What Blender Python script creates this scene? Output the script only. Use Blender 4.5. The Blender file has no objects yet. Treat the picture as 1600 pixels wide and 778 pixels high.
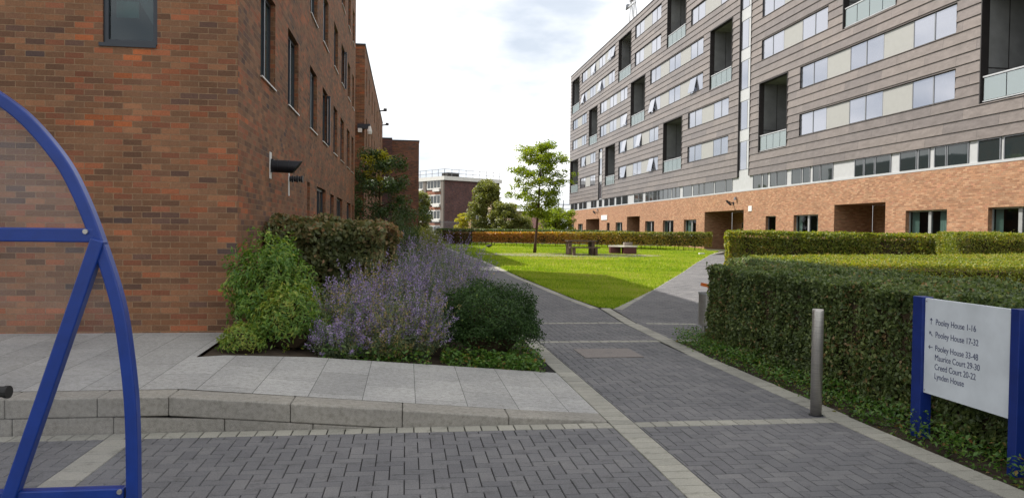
import bpy, bmesh, math, random
import numpy as np
from mathutils import Vector, Matrix, noise
R = math.radians
scene = bpy.context.scene
col = scene.collection
rnd = random.Random(7)

# ------------------------------------------------------------------ camera, sky, sun, exposure
cam_d = bpy.data.cameras.new('camera')
cam = bpy.data.objects.new('camera', cam_d); col.objects.link(cam)
cam_d.sensor_fit = 'HORIZONTAL'; cam_d.sensor_width = 36.0; cam_d.lens = 27.0   # f = 1200 px of 1600
cam_d.clip_start = 0.05; cam_d.clip_end = 2000
cm = Matrix(((0.99061, -0.008904, -0.136431, 0), (-0.136177, 0.024759, -0.990375, 0), (0.012196, 0.999654, 0.023314, 1.65), (0, 0, 0, 1)))
cm[1][3] = 0.0
cam.matrix_world = cm
scene.camera = cam
SUN_TO = Vector((-0.70, 0.50, 1.0)).normalized()
sun_d = bpy.data.lights.new('sun', 'SUN'); sun = bpy.data.objects.new('sun', sun_d); col.objects.link(sun)
sun_d.energy = 5.0; sun_d.angle = R(0.55); sun_d.color = (1.0, 0.94, 0.85)
sun.rotation_euler = SUN_TO.to_track_quat('Z', 'Y').to_euler()
world = bpy.data.worlds.new('World'); scene.world = world; world.use_nodes = True
wt = world.node_tree; wt.nodes.clear()
def wn(t, **k):
    n = wt.nodes.new(t)
    for a, b in k.items(): setattr(n, a, b)
    return n
sky = wn('ShaderNodeTexSky', sky_type='NISHITA', sun_disc=False)
sky.sun_elevation = math.asin(SUN_TO.z); sky.sun_rotation = math.atan2(SUN_TO.x, SUN_TO.y)
sky.air_density = 1.0; sky.dust_density = 2.0; sky.ozone_density = 1.0
tc = wn('ShaderNodeTexCoord')
mp = wn('ShaderNodeMapping'); mp.inputs['Scale'].default_value = (1, 1, 2.6); mp.inputs['Location'].default_value = (0.35, 0.1, 0)
nz = wn('ShaderNodeTexNoise'); nz.inputs['Scale'].default_value = 2.4; nz.inputs['Detail'].default_value = 7; nz.inputs['Roughness'].default_value = 0.55
rp = wn('ShaderNodeValToRGB'); rp.color_ramp.elements[0].position = 0.25; rp.color_ramp.elements[0].color = (0.45, 0.45, 0.45, 1)
rp.color_ramp.elements[1].position = 0.52; rp.color_ramp.elements[1].color = (1, 1, 1, 1)
nz2 = wn('ShaderNodeTexNoise'); nz2.inputs['Scale'].default_value = 5.0; nz2.inputs['Detail'].default_value = 5
rp2 = wn('ShaderNodeValToRGB'); rp2.color_ramp.elements[0].position = 0.33; rp2.color_ramp.elements[0].color = (7.6, 8.2, 9.0, 1)
rp2.color_ramp.elements[1].position = 0.52; rp2.color_ramp.elements[1].color = (13.0, 13.0, 13.0, 1)
mx = wn('ShaderNodeMix', data_type='RGBA')
bg = wn('ShaderNodeBackground'); bg.inputs['Strength'].default_value = 0.079
wo = wn('ShaderNodeOutputWorld')
L = wt.links.new
L(tc.outputs['Generated'], mp.inputs['Vector']); L(mp.outputs[0], nz.inputs['Vector']); L(mp.outputs[0], nz2.inputs['Vector'])
L(nz.outputs['Fac'], rp.inputs[0]); L(nz2.outputs['Fac'], rp2.inputs[0])
L(rp.outputs[0], mx.inputs['Factor']); L(sky.outputs[0], mx.inputs['A']); L(rp2.outputs[0], mx.inputs['B'])
L(mx.outputs['Result'], bg.inputs['Color']); L(bg.outputs[0], wo.inputs[0])
scene.view_settings.view_transform = 'Standard'; scene.view_settings.look = 'None'
scene.view_settings.gamma = 1; scene.view_settings.exposure = 0.56
scene.view_settings.use_curve_mapping = False
scene.render.resolution_x = 1024; scene.render.resolution_y = 497
scene.render.engine = 'CYCLES'
scene.cycles.max_bounces = 6; scene.cycles.transparent_max_bounces = 12

# ------------------------------------------------------------------ material helpers
class M:
    def __init__(s, name, rough=0.7, metal=0.0, spec=0.5, color=None):
        s.m = bpy.data.materials.new(name); s.m.use_nodes = True; s.t = s.m.node_tree
        s.b = s.t.nodes['Principled BSDF']; s.o = s.t.nodes['Material Output']
        s.b.inputs['Roughness'].default_value = rough; s.b.inputs['Metallic'].default_value = metal
        s.b.inputs['Specular IOR Level'].default_value = spec
        if color: s.b.inputs['Base Color'].default_value = (*color, 1)
    def n(s, t, **k):
        n = s.t.nodes.new(t)
        for a, b in k.items(): setattr(n, a, b)
        return n
    def l(s, a, b): s.t.links.new(a, b)
    def math(s, op, a, b=None, c=None):
        n = s.n('ShaderNodeMath', operation=op)
        for i, v in enumerate((a, b, c)):
            if v is None: continue
            if isinstance(v, (int, float)): n.inputs[i].default_value = v
            else: s.l(v, n.inputs[i])
        return n.outputs[0]
    def pos(s): return s.n('ShaderNodeNewGeometry').outputs['Position']
    def xyz(s, v):
        n = s.n('ShaderNodeSeparateXYZ'); s.l(v, n.inputs[0]); return n.outputs
    def comb(s, x, y, z=0.0):
        n = s.n('ShaderNodeCombineXYZ')
        for i, v in enumerate((x, y, z)):
            if isinstance(v, (int, float)): n.inputs[i].default_value = v
            else: s.l(v, n.inputs[i])
        return n.outputs[0]
    def noise(s, vec, scale, detail=4, rough=0.5):
        n = s.n('ShaderNodeTexNoise'); n.inputs['Scale'].default_value = scale; n.inputs['Detail'].default_value = detail
        n.inputs['Roughness'].default_value = rough
        s.l(vec, n.inputs['Vector']); return n.outputs['Fac']
    def ramp(s, fac, stops, interp='LINEAR'):
        n = s.n('ShaderNodeValToRGB'); n.color_ramp.interpolation = interp
        e = n.color_ramp.elements
        while len(e) < len(stops): e.new(0.5)
        for i, (p, c) in enumerate(stops):
            e[i].position = p; e[i].color = (*c, 1) if len(c) == 3 else c
        s.l(fac, n.inputs[0]); return n.outputs[0]
    def mix(s, f, a, b, mode='MIX'):
        n = s.n('ShaderNodeMix', data_type='RGBA', blend_type=mode)
        for k, v in (('Factor', f), ('A', a), ('B', b)):
            if isinstance(v, (int, float)): n.inputs[k].default_value = v
            elif isinstance(v, tuple): n.inputs[k].default_value = (*v, 1)
            else: s.l(v, n.inputs[k])
        return n.outputs['Result']
    def base(s, v): s.l(v, s.b.inputs['Base Color'])
    def bump(s, h, strength=0.3, dist=0.01):
        n = s.n('ShaderNodeBump'); n.inputs['Strength'].default_value = strength; n.inputs['Distance'].default_value = dist
        s.l(h, n.inputs['Height']); s.l(n.outputs[0], s.b.inputs['Normal'])
    def attr(s, name='tint'):
        n = s.n('ShaderNodeAttribute', attribute_name=name); return n.outputs['Fac']
    def stain(s, c, amt=0.25, scale=3.0):
        f = s.noise(s.pos(), scale, 6, 0.6)
        r = s.ramp(f, [(0.3, (1 - amt,) * 3), (0.7, (1 + amt * 0.4,) * 3)])
        return s.mix(1.0, c, r, 'MULTIPLY')

def brick_mat(name, cols, mortar, bw=0.225, bh=0.075, mj=0.010, patch=0.25, bump=0.8, cluster=False):
    m = M(name, 0.85, spec=0.3)
    geo = m.n('ShaderNodeNewGeometry')
    p = m.xyz(geo.outputs['Position']); nn = m.xyz(geo.outputs['True Normal'])
    u = m.math('ADD', m.math('MULTIPLY', p[0], m.math('MULTIPLY', nn[1], -1.0)), m.math('MULTIPLY', p[1], nn[0]))
    v = m.math('DIVIDE', m.math('ADD', p[2], 20.0), bh)
    row = m.math('FLOOR', v); fv = m.math('FRACT', v)
    uu = m.math('ADD', m.math('DIVIDE', m.math('ADD', u, 500.0), bw), m.math('MULTIPLY', m.math('MODULO', row, 2.0), 0.5))
    cl = m.math('FLOOR', uu); fu = m.math('FRACT', uu)
    w = m.n('ShaderNodeTexWhiteNoise', noise_dimensions='2D'); m.l(m.comb(row, cl), w.inputs['Vector'])
    sel = w.outputs['Value']
    if cluster:
        cn = m.noise(m.comb(m.math('MULTIPLY', cl, 0.16), m.math('MULTIPLY', row, 0.22)), 1.0, 3, 0.6)
        sel = m.math('ADD', m.math('MULTIPLY', sel, 0.62), m.math('MULTIPLY_ADD', cn, 1.5, -0.56))
    c = m.ramp(sel, cols, 'CONSTANT')
    w2 = m.n('ShaderNodeTexWhiteNoise', noise_dimensions='2D'); m.l(m.comb(cl, m.math('ADD', row, 71.0)), w2.inputs['Vector'])
    c = m.mix(1.0, c, m.ramp(w2.outputs['Value'], [(0, (0.78,) * 3), (1, (1.2,) * 3)]), 'MULTIPLY')
    fine = m.noise(m.pos(), 60, 4, 0.7)
    c = m.mix(1.0, c, m.ramp(fine, [(0.25, (0.72,) * 3), (0.75, (1.25,) * 3)]), 'MULTIPLY')
    big = m.noise(m.pos(), 0.9, 4, 0.6)
    c = m.mix(1.0, c, m.ramp(big, [(0.3, (1 - patch,) * 3), (0.7, (1 + patch,) * 3)]), 'MULTIPLY')
    mask = m.math('MAXIMUM', m.math('LESS_THAN', fv, mj / bh), m.math('LESS_THAN', fu, mj / bw))
    mcol = m.mix(1.0, mortar, m.ramp(m.noise(m.pos(), 25, 3), [(0.3, (0.75,) * 3), (0.7, (1.2,) * 3)]), 'MULTIPLY')
    m.base(m.mix(mask, c, mcol))
    h = m.math('ADD', m.math('SUBTRACT', 1.0, mask), m.math('MULTIPLY', fine, 0.4))
    m.bump(h, bump, 0.006)
    return m.m

def leaf_mat(name, stops, trans=0.35, rough=0.45, spec=0.4):
    m = M(name, rough, spec=spec)
    c = m.ramp(m.attr(), stops)
    m.base(c)
    tr = m.n('ShaderNodeBsdfTranslucent'); hs = m.n('ShaderNodeHueSaturation'); hs.inputs['Saturation'].default_value = 1.15; hs.inputs['Value'].default_value = 1.5
    m.l(c, hs.inputs['Color']); m.l(hs.outputs[0], tr.inputs['Color'])
    mx = m.n('ShaderNodeMixShader'); mx.inputs[0].default_value = trans
    m.l(m.b.outputs[0], mx.inputs[1]); m.l(tr.outputs[0], mx.inputs[2]); m.l(mx.outputs[0], m.o.inputs[0])
    return m.m

def plain(name, color, rough=0.6, metal=0.0, spec=0.5, stain=0.15, scale=4.0, bump=0.0, bscale=60):
    m = M(name, rough, metal, spec)
    m.base(m.stain(color, stain, scale))
    if bump: m.bump(m.noise(m.pos(), bscale, 4, 0.6), bump, 0.01)
    return m.m

MAT = {}
MAT['brick_brown'] = brick_mat('brown_brick', [(0, (0.085, 0.055, 0.048)), (0.06, (0.115, 0.063, 0.045)), (0.18, (0.150, 0.076, 0.044)), (0.36, (0.190, 0.096, 0.052)), (0.52, (0.232, 0.108, 0.055)), (0.66, (0.225, 0.086, 0.046)), (0.77, (0.280, 0.096, 0.045)), (0.93, (0.34, 0.102, 0.038))], (0.235, 0.150, 0.088), bw=0.218, bh=0.0725, mj=0.009, patch=0.22, cluster=True)
MAT['brick_orange'] = brick_mat('orange_brick', [(0, (0.33, 0.182, 0.105)), (0.3, (0.31, 0.162, 0.090)), (0.55, (0.35, 0.205, 0.122)), (0.75, (0.285, 0.142, 0.080)), (0.92, (0.32, 0.158, 0.095))], (0.24, 0.16, 0.105), patch=0.1)
MAT['brick_dark'] = brick_mat('dark_brick', [(0, (0.10, 0.048, 0.045)), (0.4, (0.075, 0.038, 0.040)), (0.7, (0.13, 0.055, 0.045)), (0.9, (0.055, 0.035, 0.04))], (0.13, 0.10, 0.09))
MAT['brick_plum'] = brick_mat('plum_brick', [(0, (0.16, 0.07, 0.045)), (0.4, (0.13, 0.06, 0.045)), (0.7, (0.19, 0.075, 0.045)), (0.9, (0.09, 0.05, 0.04))], (0.16, 0.12, 0.09))
MAT['brick_red'] = brick_mat('red_brick', [(0, (0.33, 0.13, 0.08)), (0.5, (0.27, 0.11, 0.07))], (0.3, 0.22, 0.17))
MAT['brick_buff'] = brick_mat('buff_brick', [(0, (0.36, 0.28, 0.19)), (0.5, (0.30, 0.22, 0.15))], (0.3, 0.26, 0.2))

def zinc():
    m = M('zinc_cladding', 0.42, 0.55, 0.5)
    p = m.xyz(m.pos())
    row = m.math('FLOOR', m.math('DIVIDE', m.math('SUBTRACT', p[2], 5.5), 0.45333))
    uu = m.math('ADD', m.math('DIVIDE', p[1], 3.1), m.math('MULTIPLY', row, 0.37))
    cl = m.math('FLOOR', uu); fu = m.math('FRACT', uu)
    w = m.n('ShaderNodeTexWhiteNoise', noise_dimensions='2D'); m.l(m.comb(row, cl), w.inputs['Vector'])
    c = m.mix(1.0, (0.190, 0.167, 0.155), m.ramp(w.outputs['Value'], [(0, (0.86, 0.86, 0.88)), (1, (1.13, 1.11, 1.09))]), 'MULTIPLY')
    st = m.noise(m.comb(p[0], m.math('MULTIPLY', p[1], 1.0), m.math('MULTIPLY', p[2], 0.6)), 1.6, 6, 0.65)
    c = m.mix(1.0, c, m.ramp(st, [(0.3, (0.88, 0.87, 0.86)), (0.7, (1.10, 1.09, 1.08))]), 'MULTIPLY')
    seam = m.math('LESS_THAN', fu, 0.004)
    c = m.mix(seam, c, (0.05, 0.045, 0.045))
    m.base(c)
    h = m.noise(m.comb(p[0], p[1], m.math('MULTIPLY', p[2], 1.3)), 2.3, 2, 0.5)
    m.bump(h, 0.5, 0.05)
    return m.m
MAT['zinc'] = zinc()
MAT['zinc_dark'] = plain('dark_zinc', (0.035, 0.030, 0.030), 0.5, 0.3)
MAT['panel_light'] = plain('pale_grey_panel', (0.295, 0.297, 0.287), 0.5, 0.0, 0.4, 0.05)
MAT['panel_white'] = plain('silver_panel', (0.42, 0.43, 0.44), 0.45, 0.1, 0.5, 0.08)
MAT['frame_grey'] = plain('grey_frame', (0.22, 0.23, 0.25), 0.4, 0.4)
MAT['frame_silver'] = plain('silver_frame', (0.50, 0.51, 0.52), 0.35, 0.5)
MAT['frame_navy'] = plain('dark_window_frame', (0.018, 0.024, 0.034), 0.35, 0.1)
MAT['sill'] = plain('aluminium_sill', (0.62, 0.61, 0.58), 0.4, 0.6)
def glassy(name, c, metal, rough=0.04):
    m = M(name, rough, metal, 0.8, c)
    m.bump(m.noise(m.pos(), 0.9, 2), 0.03, 0.05)
    return m.m
MAT['glass_sky'] = glassy('reflective_glass', (0.39, 0.405, 0.455), 0.85)
MAT['glass_dark'] = glassy('dark_glass', (0.02, 0.028, 0.03), 0.0, 0.03)
MAT['glass_teal'] = glassy('teal_glass', (0.035, 0.062, 0.06), 0.15, 0.03)
MAT['glass_leaf'] = plain('green_glass', (0.03, 0.052, 0.048), 0.25, 0, 0.15)
def see(name, tint, gl=0.2, rough=0.02, diff=0.0, dcol=(0.55, 0.56, 0.58), even=True):
    m = M(name); t = m.n('ShaderNodeBsdfTransparent'); t.inputs[0].default_value = (*tint, 1)
    g = m.n('ShaderNodeBsdfGlossy'); g.inputs['Roughness'].default_value = rough; g.inputs[0].default_value = (0.9, 0.95, 1, 1)
    x = m.n('ShaderNodeMixShader'); x.inputs[0].default_value = gl; m.l(t.outputs[0], x.inputs[1]); m.l(g.outputs[0], x.inputs[2])
    last = x.outputs[0]
    if diff:
        d = m.n('ShaderNodeBsdfDiffuse'); d.inputs[0].default_value = (*dcol, 1)
        y = m.n('ShaderNodeMixShader'); y.inputs[0].default_value = diff
        if not even:
            v = m.xyz(m.pos())
            s = m.ramp(m.noise(m.comb(m.math('MULTIPLY', v[0], 1.2), v[1], m.math('MULTIPLY', v[2], 5.0)), 1.6, 6, 0.65), [(0.35, (diff * 0.5,) * 3), (0.75, (diff * 1.7,) * 3)]); m.l(s, y.inputs[0])
        m.l(last, y.inputs[1]); m.l(d.outputs[0], y.inputs[2]); last = y.outputs[0]
    m.l(last, m.o.inputs[0]); return m.m
MAT['glass_clear'] = see('clear_glass', (0.45, 0.55, 0.55), 0.05)
MAT['glass_rail'] = see('green_rail_glass', (0.52, 0.60, 0.61), 0.20, 0.06, 0.42, (0.36, 0.42, 0.43))
MAT['polycarb'] = see('clear_plastic_sheet', (0.86, 0.86, 0.88), 0.025, 0.15, 0.075, even=False)
MAT['concrete_in'] = plain('recess_concrete', (0.20, 0.205, 0.205), 0.8, 0, 0.3, 0.3, 0.8)
MAT['recess_blue'] = plain('recess_panel_blue', (0.06, 0.07, 0.095), 0.6)
MAT['dark_in'] = plain('dark_interior', (0.03, 0.028, 0.026), 0.9)
MAT['curtain'] = plain('pale_curtain', (0.42, 0.48, 0.42), 0.9)
MAT['blue_paint'] = plain('blue_gloss_paint', (0.004, 0.034, 0.23), 0.36, 0, 0.5, 0.2, 9, 0.08, 120)
MAT['navy_paint'] = plain('navy_sign_paint', (0.006, 0.024, 0.17), 0.45, 0, 0.4, 0.2, 8)
MAT['sign_white'] = plain('sign_face', (0.62, 0.67, 0.71), 0.45, 0, 0.4, 0.14, 3.5)
MAT['sign_text'] = plain('sign_lettering', (0.02, 0.03, 0.10), 0.6)
def steel():
    m = M('brushed_steel', 0.42, 0.75, 0.5)
    p = m.xyz(m.pos()); n1 = m.noise(m.comb(p[0], p[1], m.math('MULTIPLY', p[2], 22.0)), 9, 4)
    m.base(m.mix(1.0, (0.48, 0.46, 0.43), m.ramp(n1, [(0.3, (0.72, 0.72, 0.72)), (0.7, (1.1, 1.1, 1.1))]), 'MULTIPLY')); m.bump(n1, 0.03, 0.002)
    return m.m
MAT['steel'] = steel()
MAT['black'] = plain('black_metal', (0.012, 0.014, 0.02), 0.4, 0.2)
MAT['rubber'] = plain('black_rubber', (0.010, 0.010, 0.010), 0.7)
MAT['white_plastic'] = plain('white_plastic', (0.7, 0.7, 0.68), 0.5)
MAT['orange'] = plain('orange_litter', (0.62, 0.14, 0.02), 0.6)
MAT['bark'] = plain('brown_bark', (0.095, 0.058, 0.036), 0.9, 0, 0.2, 0.4, 14, 0.8, 40)
MAT['twig'] = plain('twig', (0.055, 0.040, 0.024), 0.95, 0, 0.1, 0.4, 9, 0.8, 25)
MAT['soil'] = plain('soil', (0.060, 0.046, 0.034), 0.95, 0, 0.1, 0.5, 6, 1.0, 30)
MAT['wood_bench'] = plain('weathered_timber', (0.14, 0.10, 0.075), 0.8, 0, 0.2, 0.4, 6)
MAT['maroon'] = plain('maroon_block', (0.10, 0.025, 0.03), 0.6)
MAT['pale_stone'] = plain('pale_stone', (0.62, 0.58, 0.52), 0.8, 0, 0.2, 0.15)
MAT['gravel'] = plain('gravel', (0.26, 0.225, 0.20), 0.95, 0, 0.1, 0.3, 8, 0.8, 60)
MAT['white_render'] = plain('white_parapet', (0.66, 0.65, 0.62), 0.7)
MAT['grey_far'] = plain('grey_far', (0.17, 0.145, 0.125), 0.8)
MAT['red'] = plain('red_plastic', (0.6, 0.03, 0.02), 0.5)
MAT['crow'] = plain('black_feathers', (0.012, 0.012, 0.014), 0.5)

def paver(name, stops, speck=0.35, bump=0.5):
    m = M(name, 0.85, spec=0.25)
    c = m.ramp(m.attr(), stops)
    f = m.noise(m.pos(), 95, 4, 0.85)
    c = m.mix(1.0, c, m.ramp(f, [(0.30, (1 - speck,) * 3), (0.62, (1.0,) * 3), (0.78, (1.0 + 2.4 * speck,) * 3)]), 'MULTIPLY')
    g = m.noise(m.pos(), 0.8, 5, 0.6)
    c = m.mix(1.0, c, m.ramp(g, [(0.3, (0.80, 0.80, 0.80)), (0.7, (1.15, 1.13, 1.10))]), 'MULTIPLY')
    sp = m.noise(m.pos(), 7, 6, 0.7)
    c = m.mix(1.0, c, m.ramp(sp, [(0.28, (0.62, 0.62, 0.60)), (0.46, (1.0,) * 3), (0.60, (1.0,) * 3), (0.74, (1.22, 1.20, 1.14))]), 'MULTIPLY')
    m.base(c); m.bump(f, bump, 0.004)
    return m.m
MAT['paver_grey'] = paver('charcoal_block_paving', [(0, (0.148, 0.147, 0.157)), (0.5, (0.170, 0.169, 0.178)), (1, (0.194, 0.192, 0.198))], 0.45)
MAT['paver_pale'] = paver('pale_block_paving', [(0, (0.30, 0.295, 0.26)), (1, (0.37, 0.36, 0.315))], 0.35)
MAT['joint'] = plain('joint_sand', (0.022, 0.021, 0.020), 0.95, 0, 0.1, 0.4, 12)
def granite(name, joints):
    m = M(name, 0.8, spec=0.3)
    p = m.xyz(m.pos())
    f = m.noise(m.pos(), 230, 2, 0.8)
    c = m.mix(1.0, (0.335, 0.332, 0.325), m.ramp(f, [(0.3, (0.55,) * 3), (0.5, (1.0,) * 3), (0.7, (1.35,) * 3)]), 'MULTIPLY')
    g = m.noise(m.pos(), 1.1, 6, 0.6)
    c = m.mix(1.0, c, m.ramp(g, [(0.3, (0.82, 0.82, 0.82)), (0.7, (1.12, 1.11, 1.08))]), 'MULTIPLY')
    if joints:
        u = m.math('DIVIDE', m.math('ADD', p[0], 50.05), 0.46); row = m.math('FLOOR', u); fu = m.math('FRACT', u)
        v = m.math('ADD', m.math('DIVIDE', p[1], 0.92), m.math('MULTIPLY', m.math('MODULO', row, 2.0), 0.5)); fv = m.math('FRACT', v); cl = m.math('FLOOR', v)
        w = m.n('ShaderNodeTexWhiteNoise', noise_dimensions='2D'); m.l(m.comb(row, cl), w.inputs['Vector'])
        c = m.mix(1.0, c, m.ramp(w.outputs['Value'], [(0, (0.88,) * 3), (1, (1.1,) * 3)]), 'MULTIPLY')
        k = m.math('MAXIMUM', m.math('LESS_THAN', fu, 0.013), m.math('LESS_THAN', fv, 0.006))
        c = m.mix(k, c, (0.09, 0.09, 0.085))
    if not joints: c = m.mix(1.0, c, (0.80, 0.765, 0.70), 'MULTIPLY')
    k2 = m.noise(m.pos(), 24, 5, 0.7); c = m.mix(1.0, c, m.ramp(k2, [(0.32, (0.74, 0.73, 0.70)), (0.5, (1.0,) * 3), (0.68, (1.16,) * 3)]), 'MULTIPLY')
    m.base(c); m.bump(f, 0.5, 0.004)
    return m.m
MAT['granite_slab'] = granite('granite_slabs', True)
MAT['granite'] = granite('granite_kerb', False)
MAT['granite_pink'] = plain('pink_granite_cover', (0.21, 0.185, 0.172), 0.8, 0, 0.3, 0.35, 60, 0.5, 150)
def grass_base():
    m = M('lawn_turf', 0.9, spec=0.1)
    f = m.noise(m.pos(), 0.6, 5, 0.6); g = m.noise(m.pos(), 26, 4, 0.7)
    c = m.ramp(f, [(0.3, (0.135, 0.20, 0.020)), (0.7, (0.215, 0.265, 0.030))])
    c = m.mix(1.0, c, m.ramp(g, [(0.3, (0.6,) * 3), (0.7, (1.3,) * 3)]), 'MULTIPLY')
    m.base(c); m.bump(g, 1.0, 0.04)
    return m.m
MAT['lawn'] = grass_base()
MAT['ground'] = plain('rough_ground', (0.075, 0.075, 0.045), 0.95, 0, 0.1, 0.4, 1.5, 0.6, 12)
MAT['blade'] = leaf_mat('grass_blade', [(0, (0.12, 0.21, 0.018)), (0.5, (0.26, 0.36, 0.034)), (0.82, (0.42, 0.47, 0.08)), (1, (0.42, 0.36, 0.14))], 0.35, 0.6, 0.2)
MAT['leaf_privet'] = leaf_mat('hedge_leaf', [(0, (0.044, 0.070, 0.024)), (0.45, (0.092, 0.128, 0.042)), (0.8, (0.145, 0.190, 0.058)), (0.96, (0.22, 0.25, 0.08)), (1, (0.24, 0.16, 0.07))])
MAT['leaf_lit'] = leaf_mat('sunlit_hedge_leaf', [(0, (0.085, 0.125, 0.020)), (0.45, (0.17, 0.205, 0.030)), (0.85, (0.29, 0.285, 0.045)), (1, (0.34, 0.24, 0.06))], 0.42)  # hedge leaf made brighter for the sunny hedges, sunlight put into the colour
MAT['leaf_orange'] = leaf_mat('copper_beech_leaf', [(0, (0.30, 0.13, 0.04)), (0.35, (0.46, 0.22, 0.06)), (0.6, (0.44, 0.32, 0.06)), (1, (0.16, 0.18, 0.035))])
MAT['leaf_brown'] = leaf_mat('turning_beech_leaf', [(0, (0.085, 0.050, 0.022)), (0.4, (0.16, 0.085, 0.030)), (0.7, (0.10, 0.10, 0.028)), (1, (0.15, 0.15, 0.04))])
MAT['leaf_beech'] = leaf_mat('hornbeam_leaf', [(0, (0.062, 0.082, 0.030)), (0.45, (0.115, 0.130, 0.046)), (0.75, (0.20, 0.165, 0.070)), (1, (0.30, 0.175, 0.09))], 0.3)
MAT['leaf_bright'] = leaf_mat('bright_shrub_leaf', [(0, (0.055, 0.125, 0.030)), (0.5, (0.10, 0.195, 0.035)), (0.85, (0.19, 0.28, 0.045)), (1, (0.30, 0.32, 0.06))], 0.35)
MAT['leaf_box'] = leaf_mat('box_leaf', [(0, (0.018, 0.042, 0.012)), (0.6, (0.034, 0.072, 0.016)), (0.93, (0.060, 0.110, 0.024)), (1, (0.14, 0.20, 0.04))], 0.2, 0.5, 0.25)
MAT['leaf_sage'] = leaf_mat('sage_leaf', [(0, (0.10, 0.15, 0.08)), (0.5, (0.19, 0.24, 0.13)), (0.8, (0.30, 0.29, 0.12)), (1, (0.44, 0.32, 0.14))], 0.3, 0.7, 0.1)
MAT['flower'] = leaf_mat('lilac_flower', [(0, (0.20, 0.150, 0.30)), (0.5, (0.31, 0.235, 0.42)), (1, (0.46, 0.38, 0.53))], 0.3, 0.8, 0.1)
MAT['leaf_tree'] = leaf_mat('tree_leaf', [(0, (0.10, 0.150, 0.018)), (0.5, (0.20, 0.255, 0.03)), (0.85, (0.26, 0.30, 0.04)), (1, (0.38, 0.36, 0.05))], 0.5)
MAT['leaf_dark'] = leaf_mat('dark_tree_leaf', [(0, (0.034, 0.062, 0.018)), (0.6, (0.062, 0.104, 0.026)), (1, (0.11, 0.16, 0.035))], 0.25)
MAT['leaf_yellow'] = leaf_mat('yellow_leaf', [(0, (0.22, 0.24, 0.03)), (0.5, (0.36, 0.34, 0.04)), (1, (0.48, 0.40, 0.06))], 0.45)
MAT['leaf_olive'] = leaf_mat('olive_tree_leaf', [(0, (0.10, 0.125, 0.030)), (0.6, (0.185, 0.20, 0.045)), (1, (0.30, 0.28, 0.06))], 0.35)
MAT['leaf_cover'] = leaf_mat('ground_cover_leaf', [(0, (0.050, 0.11, 0.022)), (0.6, (0.09, 0.18, 0.03)), (0.9, (0.14, 0.22, 0.04)), (1, (0.24, 0.12, 0.05))], 0.35)

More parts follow.
